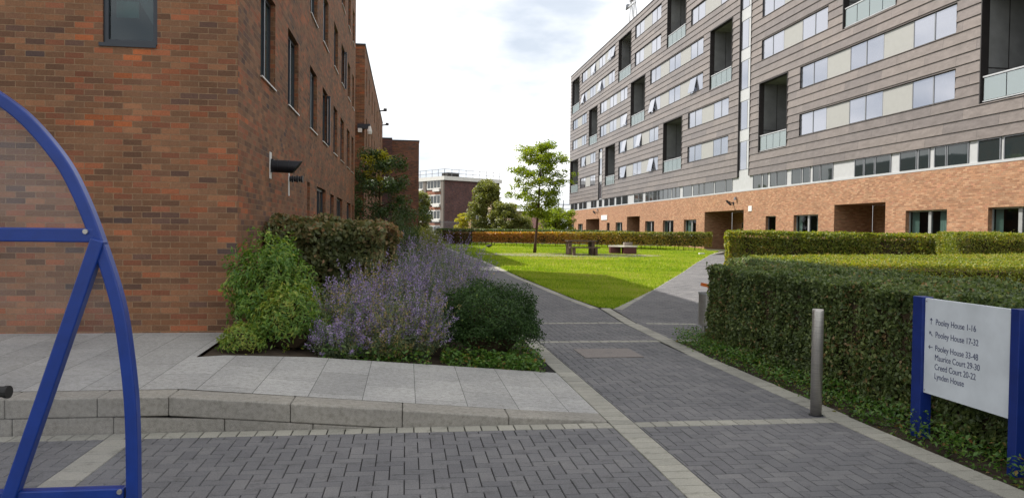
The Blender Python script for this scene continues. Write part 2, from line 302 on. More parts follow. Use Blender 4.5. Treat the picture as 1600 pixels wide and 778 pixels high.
# ------------------------------------------------------------------ object helpers
def link(o, parent=None):
    col.objects.link(o)
    if parent is not None: o.parent = parent
    return o
def empty(name, label, cat, loc=(0, 0, 0), group=None):
    o = bpy.data.objects.new(name, None); o.empty_display_size = 0.2; col.objects.link(o); o.location = loc
    o['label'] = label; o['category'] = cat
    if group: o['group'] = group
    return o
def tag(o, label, cat, group=None, kind=None):
    o['label'] = label; o['category'] = cat
    if group: o['group'] = group
    if kind: o['kind'] = kind
    return o
class MB:
    """collects faces; coordinates are world coordinates"""
    def __init__(s): s.v = []; s.f = []; s.t = []
    def face(s, pts, t=0.5):
        i = len(s.v); s.v += [tuple(p) for p in pts]; s.f.append(tuple(range(i, i + len(pts)))); s.t.append(t)
    def box(s, x0, x1, y0, y1, z0, z1, t=0.5):
        if x0 > x1: x0, x1 = x1, x0
        if y0 > y1: y0, y1 = y1, y0
        i = len(s.v)
        s.v += [(x, y, z) for z in (z0, z1) for x, y in ((x0, y0), (x1, y0), (x1, y1), (x0, y1))]
        for q in ((3, 2, 1, 0), (4, 5, 6, 7), (0, 1, 5, 4), (1, 2, 6, 5), (2, 3, 7, 6), (3, 0, 4, 7)):
            s.f.append(tuple(i + k for k in q)); s.t.append(t)
    def prism(s, bottom, top, t=0.5):
        n = len(bottom); i = len(s.v); s.v += [tuple(p) for p in bottom] + [tuple(p) for p in top]
        s.f.append(tuple(i + k for k in reversed(range(n)))); s.f.append(tuple(i + n + k for k in range(n))); s.t += [t, t]
        for k in range(n):
            s.f.append((i + k, i + (k + 1) % n, i + n + (k + 1) % n, i + n + k)); s.t.append(t)
    def bar(s, a, b, w, h=None, up=(0, 0, 1)):
        h = h or w; a = Vector(a); b = Vector(b); d = (b - a).normalized(); u = Vector(up)
        if abs(d.dot(u)) > 0.98: u = Vector((0, 1, 0))
        sx = d.cross(u).normalized() * w / 2; sy = d.cross(sx).normalized() * h / 2
        s.prism([a - sx - sy, a + sx - sy, a + sx + sy, a - sx + sy], [b - sx - sy, b + sx - sy, b + sx + sy, b - sx + sy])
    def tube(s, pts, rad, seg=8, cap=True):
        pts = [Vector(p) for p in pts]
        if isinstance(rad, (int, float)): rad = [rad] * len(pts)
        rings = []
        ref = Vector((0.31, 0.87, 0.38)).normalized()
        for k, p in enumerate(pts):
            d = (pts[min(k + 1, len(pts) - 1)] - pts[max(k - 1, 0)]).normalized()
            a = d.cross(ref).normalized(); b = d.cross(a)
            i = len(s.v)
            for q in range(seg):
                th = 2 * math.pi * q / seg; s.v.append(tuple(p + (a * math.cos(th) + b * math.sin(th)) * rad[k]))
            rings.append(i)
        for k in range(len(pts) - 1):
            for q in range(seg):
                s.f.append((rings[k] + q, rings[k] + (q + 1) % seg, rings[k + 1] + (q + 1) % seg, rings[k + 1] + q)); s.t.append(0.5)
        if cap:
            s.f.append(tuple(rings[0] + q for q in reversed(range(seg)))); s.f.append(tuple(rings[-1] + q for q in range(seg))); s.t += [0.5, 0.5]
    def build(s, name, mat, parent=None, smooth=False, bevel=0, tint=False, fixn=True):
        me = bpy.data.meshes.new(name); 
        off = Vector((0, 0, 0))
        if parent is not None: off = parent.get('_w', None); off = Vector(off) if off is not None else Vector(parent.location)
        me.from_pydata([(x - off.x, y - off.y, z - off.z) for x, y, z in s.v], [], s.f)
        me.materials.append(mat if not isinstance(mat, str) else MAT[mat])
        if tint:
            a = me.attributes.new('tint', 'FLOAT', 'FACE'); a.data.foreach_set('value', s.t)
        if fixn and len(s.f) < 20000:
            bm = bmesh.new(); bm.from_mesh(me); bmesh.ops.recalc_face_normals(bm, faces=bm.faces); bm.to_mesh(me); bm.free()
        if smooth: me.polygons.foreach_set('use_smooth', [True] * len(me.polygons))
        o = bpy.data.objects.new(name, me); link(o, parent)
        if parent is not None and parent.type == 'MESH' and False: pass
        if bevel:
            b = o.modifiers.new('bevel', 'BEVEL'); b.width = bevel; b.segments = 2; b.limit_method = 'ANGLE'; b.angle_limit = R(35)
        return o
def W(o, loc):           # remembers the world origin of a part so that its sub-parts can be given in world coordinates
    ORI[o.name] = Vector(loc); return o
ORI = {}
def part(mb, name, mat, parent, **k):
    """part or sub-part in world coordinates: parents never rotate, a part mesh has its origin at its thing's origin"""
    root = parent
    while root.parent is not None: root = root.parent
    me_off = Vector(root.location)
    mb2 = MB(); mb2.v = [(x - me_off.x, y - me_off.y, z - me_off.z) for x, y, z in mb.v]; mb2.f = mb.f; mb2.t = mb.t
    o = mb2.build(name, mat, None, **k); o.parent = parent
    return o

def tz(y):
    if y < 16: return 0.0
    if y < 32: return 0.3 * (y - 16) / 16
    return 0.3 + 0.009 * (min(y, 70) - 32)

# ------------------------------------------------------------------ leaves (numpy)
def leaf_obj(name, P, N, size, mat, parent=None, aspect=0.55, spread=0.7, seed=0, tint=None, tipdir=None, tipw=0.0, fold=0.18):
    rg = np.random.default_rng(seed); n = len(P)
    N = N + rg.normal(0, spread, (n, 3)); N /= np.linalg.norm(N, axis=1, keepdims=True) + 1e-9
    T = rg.normal(0, 1, (n, 3))
    if tipdir is not None: T = T * (1 - tipw) + tipdir * tipw * 1.6
    T -= N * (T * N).sum(1, keepdims=True); T /= np.linalg.norm(T, axis=1, keepdims=True) + 1e-9
    B = np.cross(N, T); s = size[:, None] if np.ndim(size) else np.full((n, 1), size)
    s = s * rg.uniform(0.7, 1.25, (n, 1))
    base = P - T * s * 0.5; tip = P + T * s * 0.5 - N * s * 0.08
    l = P + B * s * aspect * 0.5 + N * s * fold * 0.5 - T * s * 0.04; r = P - B * s * aspect * 0.5 + N * s * fold * 0.5 - T * s * 0.04
    V = np.stack([base, r, tip, l], 1).reshape(-1, 3)
    root = parent
    off = np.zeros(3)
    if parent is not None:
        while root.parent is not None: root = root.parent
        off = np.array(root.location)
    V = V - off
    F = np.arange(n)[:, None] * 4 + np.array([[0, 1, 2, 0, 2, 3]]); F = F.reshape(-1)
    me = bpy.data.meshes.new(name); me.vertices.add(4 * n); me.vertices.foreach_set('co', V.astype(np.float32).ravel())
    me.loops.add(6 * n); me.loops.foreach_set('vertex_index', F.astype(np.int32))
    me.polygons.add(2 * n); me.polygons.foreach_set('loop_start', (np.arange(2 * n) * 3).astype(np.int32))
    try: me.polygons.foreach_set('loop_total', np.full(2 * n, 3, np.int32))
    except Exception: pass
    me.update(calc_edges=True)
    if tint is None: tint = rg.random(n)
    a = me.attributes.new('tint', 'FLOAT', 'FACE'); a.data.foreach_set('value', np.repeat(np.clip(tint, 0, 1), 2).astype(np.float32))
    me.materials.append(MAT[mat])
    o = bpy.data.objects.new(name, me); link(o, parent); return o

def wob(P, f=1.7, ph=0.0):
    return (np.sin(P[:, 0] * f + ph) + np.sin(P[:, 1] * f * 1.3 + 1.7 + ph) + np.sin(P[:, 2] * f * 2.1 + .5) + np.sin((P[:, 0] + P[:, 1]) * f * 2.9 + ph)) / 4

def hedge(label, secs, ztop, leaf, dens, mat, seed=1, zlow=0.05, amp=0.04, group=None, stems=0, rough_top=0.05, name='hedge', aspect=0.6, tintf=None, thick=0.13, sides=None):
    """secs: convex counter-clockwise footprints; ztop: height above ground (number or function of x,y)"""
    zt = ztop if callable(ztop) else (lambda x, y: ztop)
    c = np.mean([p for s in secs for p in s], axis=0)
    root = empty(name, label, 'hedge', (float(c[0]), float(c[1]), tz(float(c[1]))), group)
    rg = np.random.default_rng(seed); Ps = []; Ns = []
    core = MB()
    for poly in secs:
        n = len(poly); poly = [np.array(p, float) for p in poly]
        for i in range(n):
            a, b = poly[i], poly[(i + 1) % n]; L_ = np.linalg.norm(b - a); e = (b - a) / L_; nr = np.array([e[1], -e[0]])
            d_ = dens if (sides is None or i in sides) else dens * 0.3
            hgt = zt(*a) - zlow; m = int(L_ * hgt * d_)
            t = rg.random(m); xy = a + np.outer(t, b - a)
            g = np.array([tz(y) for y in xy[:, 1]]); top = np.array([zt(x, y) for x, y in xy])
            z = g + zlow + rg.random(m) * (top - zlow)
            P = np.column_stack([xy, z]); dd = amp * (wob(P, 2.3, seed) * 1.6 + wob(P, 8.0, seed + 1) * 1.0) - rg.exponential(0.35, m).clip(0, 2) * thick * 0.6 + rg.normal(0, 0.015, m)
            edge = np.clip((z - (g + top - 0.10)) / 0.10, 0, 1) ** 2 * 0.05
            P[:, :2] += nr * (dd - edge)[:, None]
            Ps.append(P); Ns.append(np.tile([nr[0], nr[1], 0.35], (m, 1)))
        xs = [p[0] for p in poly]; ys = [p[1] for p in poly]
        area = 0.5 * abs(sum(poly[i][0] * poly[(i + 1) % n][1] - poly[(i + 1) % n][0] * poly[i][1] for i in range(n)))
        bb = (max(xs) - min(xs)) * (max(ys) - min(ys)); m = int(bb * dens * 0.85)
        q = np.column_stack([rg.uniform(min(xs), max(xs), m), rg.uniform(min(ys), max(ys), m)])
        ok = np.ones(m, bool)
        for i in range(n):
            a, b = poly[i], poly[(i + 1) % n]; ok &= ((b[0] - a[0]) * (q[:, 1] - a[1]) - (b[1] - a[1]) * (q[:, 0] - a[0])) > 0
        q = q[ok]; m = len(q)
        z = np.array([tz(y) + zt(x, y) for x, y in q]); P = np.column_stack([q, z])
        P[:, 2] += amp * (wob(P, 2.9, seed + 2) * 0.9 + wob(P, 9.0, seed + 3) * 0.6) - rg.exponential(0.5, m).clip(0, 2) * rough_top + rg.normal(0, 0.012, m) + (rg.random(m) > 0.985) * rg.uniform(0, 0.09, m)
        Ps.append(P); Ns.append(np.tile([0, 0, 1.0], (m, 1)))
        cc = np.mean(poly, axis=0); ins = [p + (cc - p) / np.linalg.norm(cc - p) * (thick * 2.0) for p in poly]
        # subdivide long footprints so that the core follows the ground
        core.prism([(p[0], p[1], tz(p[1]) + zlow + 0.05) for p in ins], [(p[0], p[1], tz(p[1]) + zt(*p) - thick) for p in ins])
    P = np.concatenate(Ps); N = np.concatenate(Ns)
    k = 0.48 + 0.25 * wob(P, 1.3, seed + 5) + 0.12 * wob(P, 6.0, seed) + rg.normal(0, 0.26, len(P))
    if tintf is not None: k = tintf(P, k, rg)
    dn = np.tile([0, 0, -1.0], (len(P), 1))
    leaf_obj('foliage', P, N, leaf, mat, root, aspect=aspect, seed=seed, tint=k, tipdir=dn, tipw=0.3, spread=1.0)
    st = MB(); st.v = core.v; st.f = core.f; st.t = core.t
    part(st, 'twig_core', 'twig', root)
    if stems:
        sm = MB()
        for poly in secs:
            a, b = np.array(poly[0]), np.array(poly[1]); L_ = np.linalg.norm(b - a)
            for i in range(int(L_ / stems)):
                t = (i + rnd.random() * 0.7) / (L_ / stems); w = rnd.uniform(0.1, 0.4)
                nr = np.array([-(b - a)[1], (b - a)[0]]) / L_
                p = a + (b - a) * t + nr * w; g = tz(p[1])
                sm.tube([(p[0], p[1], g - 0.05), (p[0] + rnd.uniform(-.05, .05), p[1], g + zlow + 0.15)], rnd.uniform(0.012, 0.03), 5)
        part(sm, 'stem', 'twig', root)
    return root

def cluster_pts(rg, centers, radii, n_each, flat=1.0):
    P = []; N = []
    for c, r, k in zip(centers, radii, n_each):
        d = rg.normal(0, 1, (k, 3)); d /= np.linalg.norm(d, axis=1, keepdims=True)
        rr = r * rg.random((k, 1)) ** 0.45
        p = d * rr * np.array([1, 1, flat]); P.append(p + c); N.append(d * 0.5 + np.array([0, 0, 0.7]))
    return np.concatenate(P), np.concatenate(N)

def tree(label, x, y, h, trunk_r, limbs, leaf, per, mat, seed=3, crown_z0=0.35, rad=1.6, flat=0.5, cr=0.45, group=None, name='tree', lean=(0, 0), shape=None, mat2=None, sub=3, aspect=0.45, top_tint=None, cat='tree', z=None):
    z = tz(y) if z is None else z
    root = empty(name, label, cat, (x, y, z), group); rr = random.Random(seed); rg = np.random.default_rng(seed)
    tr = MB(); pts = []; K = 9
    for i in range(K):
        t = i / (K - 1); pts.append(Vector((x + lean[0] * t + math.sin(t * 5 + seed) * 0.02 * h * t * 0.6, y + lean[1] * t + math.cos(t * 4 + seed) * 0.012 * h * t, z - 0.05 + h * 0.96 * t)))
    tr.tube(pts, [trunk_r * (1.25 if i == 0 else 1) * (1 - 0.88 * i / (K - 1)) for i in range(K)], 10)
    cs = []; rs = []
    for i in range(limbs):
        t = crown_z0 + (1 - crown_z0) * (i + rr.random() * 0.6) / limbs * 0.97
        k = t * (K - 1); k0 = min(int(k), K - 2); p0 = pts[k0].lerp(pts[k0 + 1], k - k0)
        th = i * 2.399 + rr.uniform(-.4, .4); q = (t - crown_z0) / (1 - crown_z0)
        R_ = rad * (shape(q) if shape else math.sqrt(max(0.05, 1 - (2 * q - 0.85) ** 2 * 0.8))) * rr.uniform(0.75, 1.1)
        d = Vector((math.cos(th), math.sin(th), 0)); rise = rr.uniform(0.15, 0.55) * R_ * (0.6 + q * 0.8)
        p1 = p0 + d * R_ * 0.5 + Vector((0, 0, rise * 0.7)); p2 = p0 + d * R_ + Vector((0, 0, rise))
        r0 = trunk_r * (1 - 0.8 * t) * 0.5
        tr.tube([p0, p1, p2], [r0, r0 * 0.6, r0 * 0.2], 5)
        for s_ in range(sub):
            f = 0.4 + 0.6 * (s_ + 1) / sub; pc = (p0.lerp(p1, f * 2) if f < .5 else p1.lerp(p2, f * 2 - 1))
            off = Vector((rr.uniform(-1, 1), rr.uniform(-1, 1), rr.uniform(-0.25, 0.3))) * R_ * 0.33
            q2 = pc + off; tr.tube([pc, q2], [r0 * 0.35, r0 * 0.12], 4)
            cs.append(np.array(q2)); rs.append(cr * rr.uniform(0.6, 1.15))
    for i in range(max(2, limbs // 6)):
        cs.append(np.array(pts[-1]) + np.array([rr.uniform(-.3, .3) * rad * .5, rr.uniform(-.3, .3) * rad * .5, rr.uniform(-.3, .1)])); rs.append(cr * 0.8)
    part(tr, 'trunk', 'bark', root, smooth=True)
    P, N = cluster_pts(rg, cs, rs, [int(per * (r / cr) ** 2) + 3 for r in rs], flat)
    k = 0.45 + 0.25 * wob(P, 2.2, seed) + rg.normal(0, 0.2, len(P))
    if top_tint: k += np.clip((P[:, 2] - z - h * top_tint[0]) / (h * 0.2), 0, 1) * top_tint[1]
    leaf_obj('crown', P, N, leaf, mat, root, aspect=aspect, seed=seed, tint=k, tipdir=np.tile([0, 0, -1.0], (len(P), 1)), tipw=0.3, spread=0.6)
    return root

def shrub(label, c, rx, ry, h, n, leaf, mat, seed=5, lobes=14, name='shrub', z=0.0, aspect=0.45, box=False, stemn=14, cat='shrub', group=None, tintf=None, up=0.2, spread=0.7, shell=0.5, tipw=0.4, lumpy=1.0):
    root = empty(name, label, cat, (c[0], c[1], z), group); rg = np.random.default_rng(seed); rr = random.Random(seed)
    d = rg.normal(0, 1, (n, 3)); d[:, 2] = np.abs(d[:, 2]) * 1.0 - 0.25; d /= np.linalg.norm(d, axis=1, keepdims=True)
    th = np.arctan2(d[:, 1], d[:, 0])
    lump = 1 + lumpy * (0.13 * np.sin(th * 3 + d[:, 2] * 5 + seed) + 0.09 * np.sin(th * 7 - d[:, 2] * 9 + seed * 2) + 0.06 * np.sin(th * 13 + d[:, 2] * 17))
    e = 2.6 if box else 2.0
    nrm = (np.abs(d) ** e).sum(1, keepdims=True) ** (1 / e); D = d / nrm
    r = lump[:, None] * (1 - rg.exponential(0.16, (n, 1)).clip(0, shell)) + rg.normal(0, 0.02, (n, 1))
    P = D * r * np.array([rx, ry, h * 0.56]) + np.array([c[0], c[1], z + h * 0.44])
    k = 0.45 + 0.25 * wob(P, 4, seed) + rg.normal(0, 0.2, n)
    if tintf is not None: k = tintf(P, k, rg)
    ok = P[:, 2] > z - 0.02; P = P[ok]; D = D[ok]; k = k[ok]
    leaf_obj('foliage', P, D + np.array([0, 0, up]), leaf, mat, root, aspect=aspect, seed=seed, tint=k, tipdir=np.tile([0, 0, -1.0], (len(P), 1)) * 0.5 + D, tipw=tipw, spread=spread)
    st = MB()
    for i in range(stemn):
        a = rr.uniform(0, 6.28); f = rr.uniform(0.2, 0.75)
        st.tube([(c[0] + .08 * math.cos(a), c[1] + .08 * math.sin(a), z - .04), (c[0] + rx * f * .6 * math.cos(a), c[1] + ry * f * .6 * math.sin(a), z + h * .45), (c[0] + rx * f * math.cos(a), c[1] + ry * f * math.sin(a), z + h * rr.uniform(.6, .85))], [0.014, 0.01, 0.004], 5)
    part(st, 'stem', 'twig', root)
    # inner twigs: a crumpled mass so that daylight does not pass straight through
    bm = bmesh.new(); bmesh.ops.create_icosphere(bm, subdivisions=3, radius=1.0)
    for v in bm.verts:
        f = 0.66 + 0.12 * noise.noise(v.co * 2.5 + Vector((seed, 0, 0)))
        v.co = Vector((v.co.x * rx * f, v.co.y * ry * f, v.co.z * h * 0.52 * f + h * 0.42))
    me = bpy.data.meshes.new('twig_core'); bm.to_mesh(me); bm.free(); me.materials.append(MAT['twig'])
    link(bpy.data.objects.new('twig_core', me), root)
    return root

def sage(label, c, rx, ry, h, n, seed, z=0.0, yellow=0.2):
    """Russian sage: many thin arching stems, silvery leaves low, lilac flower spikes on the upper part"""
    root = empty('russian_sage', label, 'plant', (c[0], c[1], z), 'Russian sage clumps in the bed')
    rg = np.random.default_rng(seed)
    th = rg.uniform(0, 2 * np.pi, n); f = np.sqrt(rg.random(n))
    b = np.column_stack([c[0] + rx * .35 * f * np.cos(th), c[1] + ry * .35 * f * np.sin(th), np.full(n, z)])
    hh = h * rg.uniform(0.42, 1.15, n) * (1 - 0.30 * f ** 2)
    e = np.column_stack([c[0] + rx * f * np.cos(th) * 1.05, c[1] + ry * f * np.sin(th) * 1.05, z + hh]) + rg.normal(0, 0.075, (n, 3)) + (rg.random((n, 1)) > .94) * rg.normal(0, .10, (n, 3))
    m = (b + e) / 2; m[:, 2] += hh * 0.16
    def at(t): return ((1 - t) ** 2)[..., None] * b[:, None] + (2 * t * (1 - t))[..., None] * m[:, None] + (t ** 2)[..., None] * e[:, None]
    # stems
    mb = MB(); sel = rg.choice(n, min(n, 260), replace=False)
    for i in sel:
        q = [tuple((1 - t) ** 2 * b[i] + 2 * t * (1 - t) * m[i] + t * t * e[i]) for t in (0, .35, .7, 1)]
        mb.tube(q, [0.003, 0.0028, 0.002, 0.001], 3, cap=False)
    part(mb, 'stem', MAT['leaf_sage'], root)
    k = 40; t = np.sort(rg.uniform(0.12, 0.86, (n, k)), 1); P = at(t).reshape(-1, 3) + rg.normal(0, 0.024, (n * k, 3))
    tint = rg.normal(0.38, 0.16, n * k) + np.repeat((rg.random(n) < yellow) * 0.45, k)
    leaf_obj('leaf', P, rg.normal(0, 1, P.shape), 0.034, 'leaf_sage', root, aspect=0.28, seed=seed + 1, tint=tint, tipdir=np.tile([0, 0, 1.0], (len(P), 1)), tipw=0.4)
    k = 34; t = rg.uniform(0.60, 1.0, (n, k)); P = at(t).reshape(-1, 3) + rg.normal(0, 0.013, (n * k, 3))
    keep = np.repeat((rg.random(n) < 0.74) & (wob(e, 6, seed) > -.22), k); P = P[keep]
    leaf_obj('flower_spike', P, rg.normal(0, 1, P.shape), 0.019, 'flower', root, aspect=0.7, seed=seed + 2)
    return root
#PART2
# ------------------------------------------------------------------ the ground
def sheet(name, polys, mat, dz=0.0, kind='structure', ys=(16, 32, 70)):
    """flat pieces that follow the slope of the ground: every polygon is cut at the slope's knots"""
    mb = MB()
    for poly in polys:
        cuts = [-1e4] + list(ys) + [1e4]
        for a, b in zip(cuts, cuts[1:]):
            q = clip(clip(poly, lambda p: p[1] - a), lambda p: b - p[1])
            if len(q) > 2: mb.face([(x, y, tz(y) + dz) for x, y in q])
    o = mb.build(name, mat); o['kind'] = kind; return o
def clip(poly, f):
    out = []
    for i in range(len(poly)):
        p, q = poly[i], poly[(i + 1) % len(poly)]; a, b = f(p), f(q)
        if a >= 0: out.append(p)
        if (a >= 0) != (b >= 0):
            t = a / (a - b); out.append((p[0] + (q[0] - p[0]) * t, p[1] + (q[1] - p[1]) * t))
    return out
def clip_poly(poly, region):
    for i in range(len(region)):
        a, b = region[i], region[(i + 1) % len(region)]
        poly = clip(poly, lambda p: (b[0] - a[0]) * (p[1] - a[1]) - (b[1] - a[1]) * (p[0] - a[0]))
        if len(poly) < 3: return []
    return poly
sheet('ground', [[(-500, -300), (500, -300), (500, 900), (-500, 900)]], 'ground', -0.05)

def block(mb, poly, gap=0.0045, ch=0.0035, tint=0.5, dz=0.0):
    n = len(poly); cx = sum(p[0] for p in poly) / n; cy = sum(p[1] for p in poly) / n
    def inset(d):
        out = []
        for x, y in poly:
            r = math.hypot(x - cx, y - cy) + 1e-6; sx = math.copysign(min(d, abs(x - cx) * .6), x - cx); sy = math.copysign(min(d, abs(y - cy) * .6), y - cy)
            out.append((x - sx, y - sy))
        return out
    o, i_ = inset(gap / 2), inset(gap / 2 + ch)
    h = rnd.gauss(0, 0.0009) + dz
    k = len(mb.v)
    mb.v += [(x, y, tz(y) + h - 0.007) for x, y in o] + [(x, y, tz(y) + h) for x, y in i_]
    mb.f.append(tuple(k + n + j for j in range(n))); mb.t.append(tint)
    for j in range(n):
        mb.f.append((k + j, k + (j + 1) % n, k + n + (j + 1) % n, k + n + j)); mb.t.append(tint)
def herring(mb, region, u=0.1, ox=0.0, oy=0.0):
    xs = [p[0] for p in region]; ys = [p[1] for p in region]
    a0, a1 = int((min(xs) - ox) / u) - 3, int((max(xs) - ox) / u) + 3
    b0, b1 = int((min(ys) - oy) / u) - 3, int((max(ys) - oy) / u) + 3
    for a in range(a0, a1):
        for b in range(b0, b1):
            c = (a - b) % 4
            if c == 0: q = (a, b, a + 2, b + 1)
            elif c == 3: q = (a, b, a + 1, b + 2)
            else: continue
            x0, y0, x1, y1 = q[0] * u + ox, q[1] * u + oy, q[2] * u + ox, q[3] * u + oy
            p = clip_poly([(x0, y0), (x1, y0), (x1, y1), (x0, y1)], region)
            if len(p) < 3: continue
            ar = 0.5 * abs(sum(p[i][0] * p[(i + 1) % len(p)][1] - p[(i + 1) % len(p)][0] * p[i][1] for i in range(len(p))))
            if ar < 0.0009: continue
            block(mb, p, tint=min(1, max(0, rnd.gauss(0.5, 0.27))))
def strip(mb, a, b, w, step):
    """one row of blocks from a to b, laid crosswise; a, b on the left edge of the row"""
    a = Vector(a); b = Vector(b); d = (b - a); L_ = d.length; d /= L_; nr = Vector((d.y, -d.x)); n = max(1, round(L_ / step))
    for i in range(n):
        p = a + d * (L_ * i / n); q = a + d * (L_ * (i + 1) / n)
        block(mb, [tuple(p), tuple(p + nr * w), tuple(q + nr * w), tuple(q)], gap=0.007, tint=rnd.random(), dz=0.001)
rect = lambda x0, x1, y0, y1: [(x0, y0), (x1, y0), (x1, y1), (x0, y1)]
LL = [(4.15, 16.2), (3.97, 18.3), (3.80, 21.8), (3.66, 24.1), (3.56, 28.2), (3.42, 33.6), (3.15, 38.8), (2.85, 48.0), (2.60, 58.0), (2.2, 80.0)]   # the lawn's left edge (outer side of its pale strip is 0.2 to the left)
LR = [(4.40, 16.0), (6.62, 20.52), (9.98, 27.3), (17.5, 43.1), (20.6, 48.3)]
pv = MB()
herring(pv, rect(-2.07, 1.755, 0.3, 6.28)); herring(pv, rect(-6.5, -2.30, 1.5, 6.28)); herring(pv, rect(1.975, 3.77, 0.3, 6.28))
herring(pv, rect(1.975, 3.80, 6.45, 11.2)); herring(pv, [(1.975, 11.36), (3.86, 11.36), (3.93, 13.5), (1.975, 13.5)])
herring(pv, [(1.9, 13.67), (3.93, 13.67), (4.15, 16.2), (1.8, 16.2)])
prev = (4.15, 16.2)
for k in range(len(LL) - 2):
    (xa, ya), (xb, yb) = LL[k], LL[k + 1]; herring(pv, [(1.8 - (ya - 16) * .012, ya), (xa - .2, ya), (xb - .2, yb), (1.8 - (yb - 16) * .012, yb)])
herring(pv, [(4.065, 11.36), (4.9, 11.36), (7.4, 16.0), (4.62, 16.0), (4.42, 16.0), (4.17, 13.5)])
herring(pv, [(4.62, 16.0), (7.4, 16.0), (9.6, 20.52), (6.84, 20.52)]); herring(pv, [(6.84, 20.52), (9.6, 20.52), (12.8, 27.3), (10.2, 27.3)])
herring(pv, [(10.2, 27.3), (12.8, 27.3), (20.5, 43.1), (17.72, 43.1)])
o = pv.build('path', 'paver_grey', tint=True, fixn=False); o['kind'] = 'structure'
sp = MB()
strip(sp, (1.755, 0.3), (1.755, 11.6), 0.22, 0.145); strip(sp, (1.72, 11.6), (1.70, 34), 0.2, 0.2)
strip(sp, (-2.30, 0.3), (-2.30, 6.28), 0.23, 0.2)
strip(sp, (-6.5, 6.45), (1.755, 6.45), 0.17, 0.14); strip(sp, (1.975, 6.45), (3.77, 6.45), 0.17, 0.15)
strip(sp, (3.99, 0.3), (4.0, 6.0), 0.01, 0.2) if False else None
strip(sp, (3.775, 0.3), (3.775, 6.5), 0.23, 0.2); strip(sp, (3.80, 6.5), (3.80, 10.0), 0.23, 0.2); strip(sp, (3.81, 10.0), (3.94, 13.5), 0.24, 0.2); strip(sp, (3.94, 13.5), (4.18, 16.2), 0.22, 0.2)
strip(sp, (1.975, 11.36), (3.84, 11.36), 0.16, 0.15); strip(sp, (4.12, 11.36), (5.0, 11.36), 0.16, 0.15)
strip(sp, (1.93, 13.67), (3.93, 13.67), 0.17, 0.15); strip(sp, (4.2, 13.6), (6.0, 13.3), 0.17, 0.15)
for k in range(len(LL) - 1): strip(sp, (LL[k][0] - .2, LL[k][1]), (LL[k + 1][0] - .2, LL[k + 1][1]), 0.2, 0.3)
for k in range(len(LR) - 1): strip(sp, LR[k], LR[k + 1], 0.22, 0.25)
o = sp.build('path_edging', 'paver_pale', tint=True, fixn=False); o['kind'] = 'structure'
sheet('path_bed', [rect(-6.5, 4.02, 0.3, 6.46), [(1.7, 6.45), (4.04, 6.45), (4.2, 16.2), (1.6, 16.2)], [(1.7, 16.2), (4.2, 16.2), (2.0, 80), (-.5, 80)], [(4.1, 11.2), (5.0, 11.2), (12.9, 27.3), (10.0, 27.3)], [(10.0, 27.3), (12.9, 27.3), (23, 48.3), (20.6, 48.3)]], 'joint', -0.012)
sheet('side_path', [[(2.4, 53.6), (11.5, 52.3), (20.6, 48.5), (20.9, 49.3), (11.7, 53.1), (2.4, 54.4)]], 'gravel', 0.01)
lawn_poly = LL[:8] + [(2.75, 53.5), (11.5, 52.2), (20.4, 48.3)] + [LR[3], LR[2], LR[1], (4.45, 16.05)]
lawn_parts = [[(4.45, 16.05), (6.82, 20.52), (3.88, 20.52), (4.03, 17.8), (4.18, 16.4)], [(3.88, 20.52), (6.82, 20.52), (10.18, 27.3), (3.58, 27.3)],
              [(3.58, 27.3), (10.18, 27.3), (17.7, 43.1), (3.02, 43.1), (3.42, 33.6)], [(3.02, 43.1), (17.7, 43.1), (20.4, 48.3), (11.5, 52.3), (2.72, 53.6)],
              [(2.6, 54.4), (11.7, 53.1), (20.8, 49.3), (21.5, 58), (2.4, 64)]]
sheet('lawn', lawn_parts, 'lawn', 0.0)
def blades(label, regions, n, size, mat, seed, zoff=0.0, zf=tz, name='grass', hgt=1.0, cat='grass'):
    rg = np.random.default_rng(seed); V = []; T = []
    for reg, dens, sz in regions:
        xs = [p[0] for p in reg]; ys = [p[1] for p in reg]; m = int((max(xs) - min(xs)) * (max(ys) - min(ys)) * dens)
        q = np.column_stack([rg.uniform(min(xs), max(xs), m), rg.uniform(min(ys), max(ys), m)]); ok = np.ones(m, bool)
        for i in range(len(reg)):
            a, b = reg[i], reg[(i + 1) % len(reg)]; ok &= ((b[0] - a[0]) * (q[:, 1] - a[1]) - (b[1] - a[1]) * (q[:, 0] - a[0])) > 0
        q = q[ok]; m = len(q); z = np.array([zf(y) for y in q[:, 1]]) + zoff
        p = np.column_stack([q, z]); th = rg.uniform(0, 6.28, m); w = sz * 0.16; hh = sz * rg.uniform(.5, 1.2, m)
        dx = np.column_stack([np.cos(th), np.sin(th), np.zeros(m)]) * w; ln = rg.normal(0, .35, (m, 3)) * hh[:, None]; ln[:, 2] = hh
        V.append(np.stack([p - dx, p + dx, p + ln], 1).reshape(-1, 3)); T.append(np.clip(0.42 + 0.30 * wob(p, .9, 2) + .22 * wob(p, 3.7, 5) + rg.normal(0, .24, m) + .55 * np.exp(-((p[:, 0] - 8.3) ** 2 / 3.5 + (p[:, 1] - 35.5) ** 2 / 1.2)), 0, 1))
    V = np.concatenate(V); T = np.concatenate(T); n = len(T)
    me = bpy.data.meshes.new(name); me.vertices.add(3 * n); me.vertices.foreach_set('co', V.astype(np.float32).ravel())
    me.loops.add(3 * n); me.loops.foreach_set('vertex_index', np.arange(3 * n, dtype=np.int32)); me.polygons.add(n)
    me.polygons.foreach_set('loop_start', (np.arange(n) * 3).astype(np.int32)); me.update(calc_edges=True)
    a = me.attributes.new('tint', 'FLOAT', 'FACE'); a.data.foreach_set('value', T.astype(np.float32)); me.materials.append(MAT[mat])
    o = bpy.data.objects.new(name, me); link(o); tag(o, label, cat, None, 'stuff'); return o
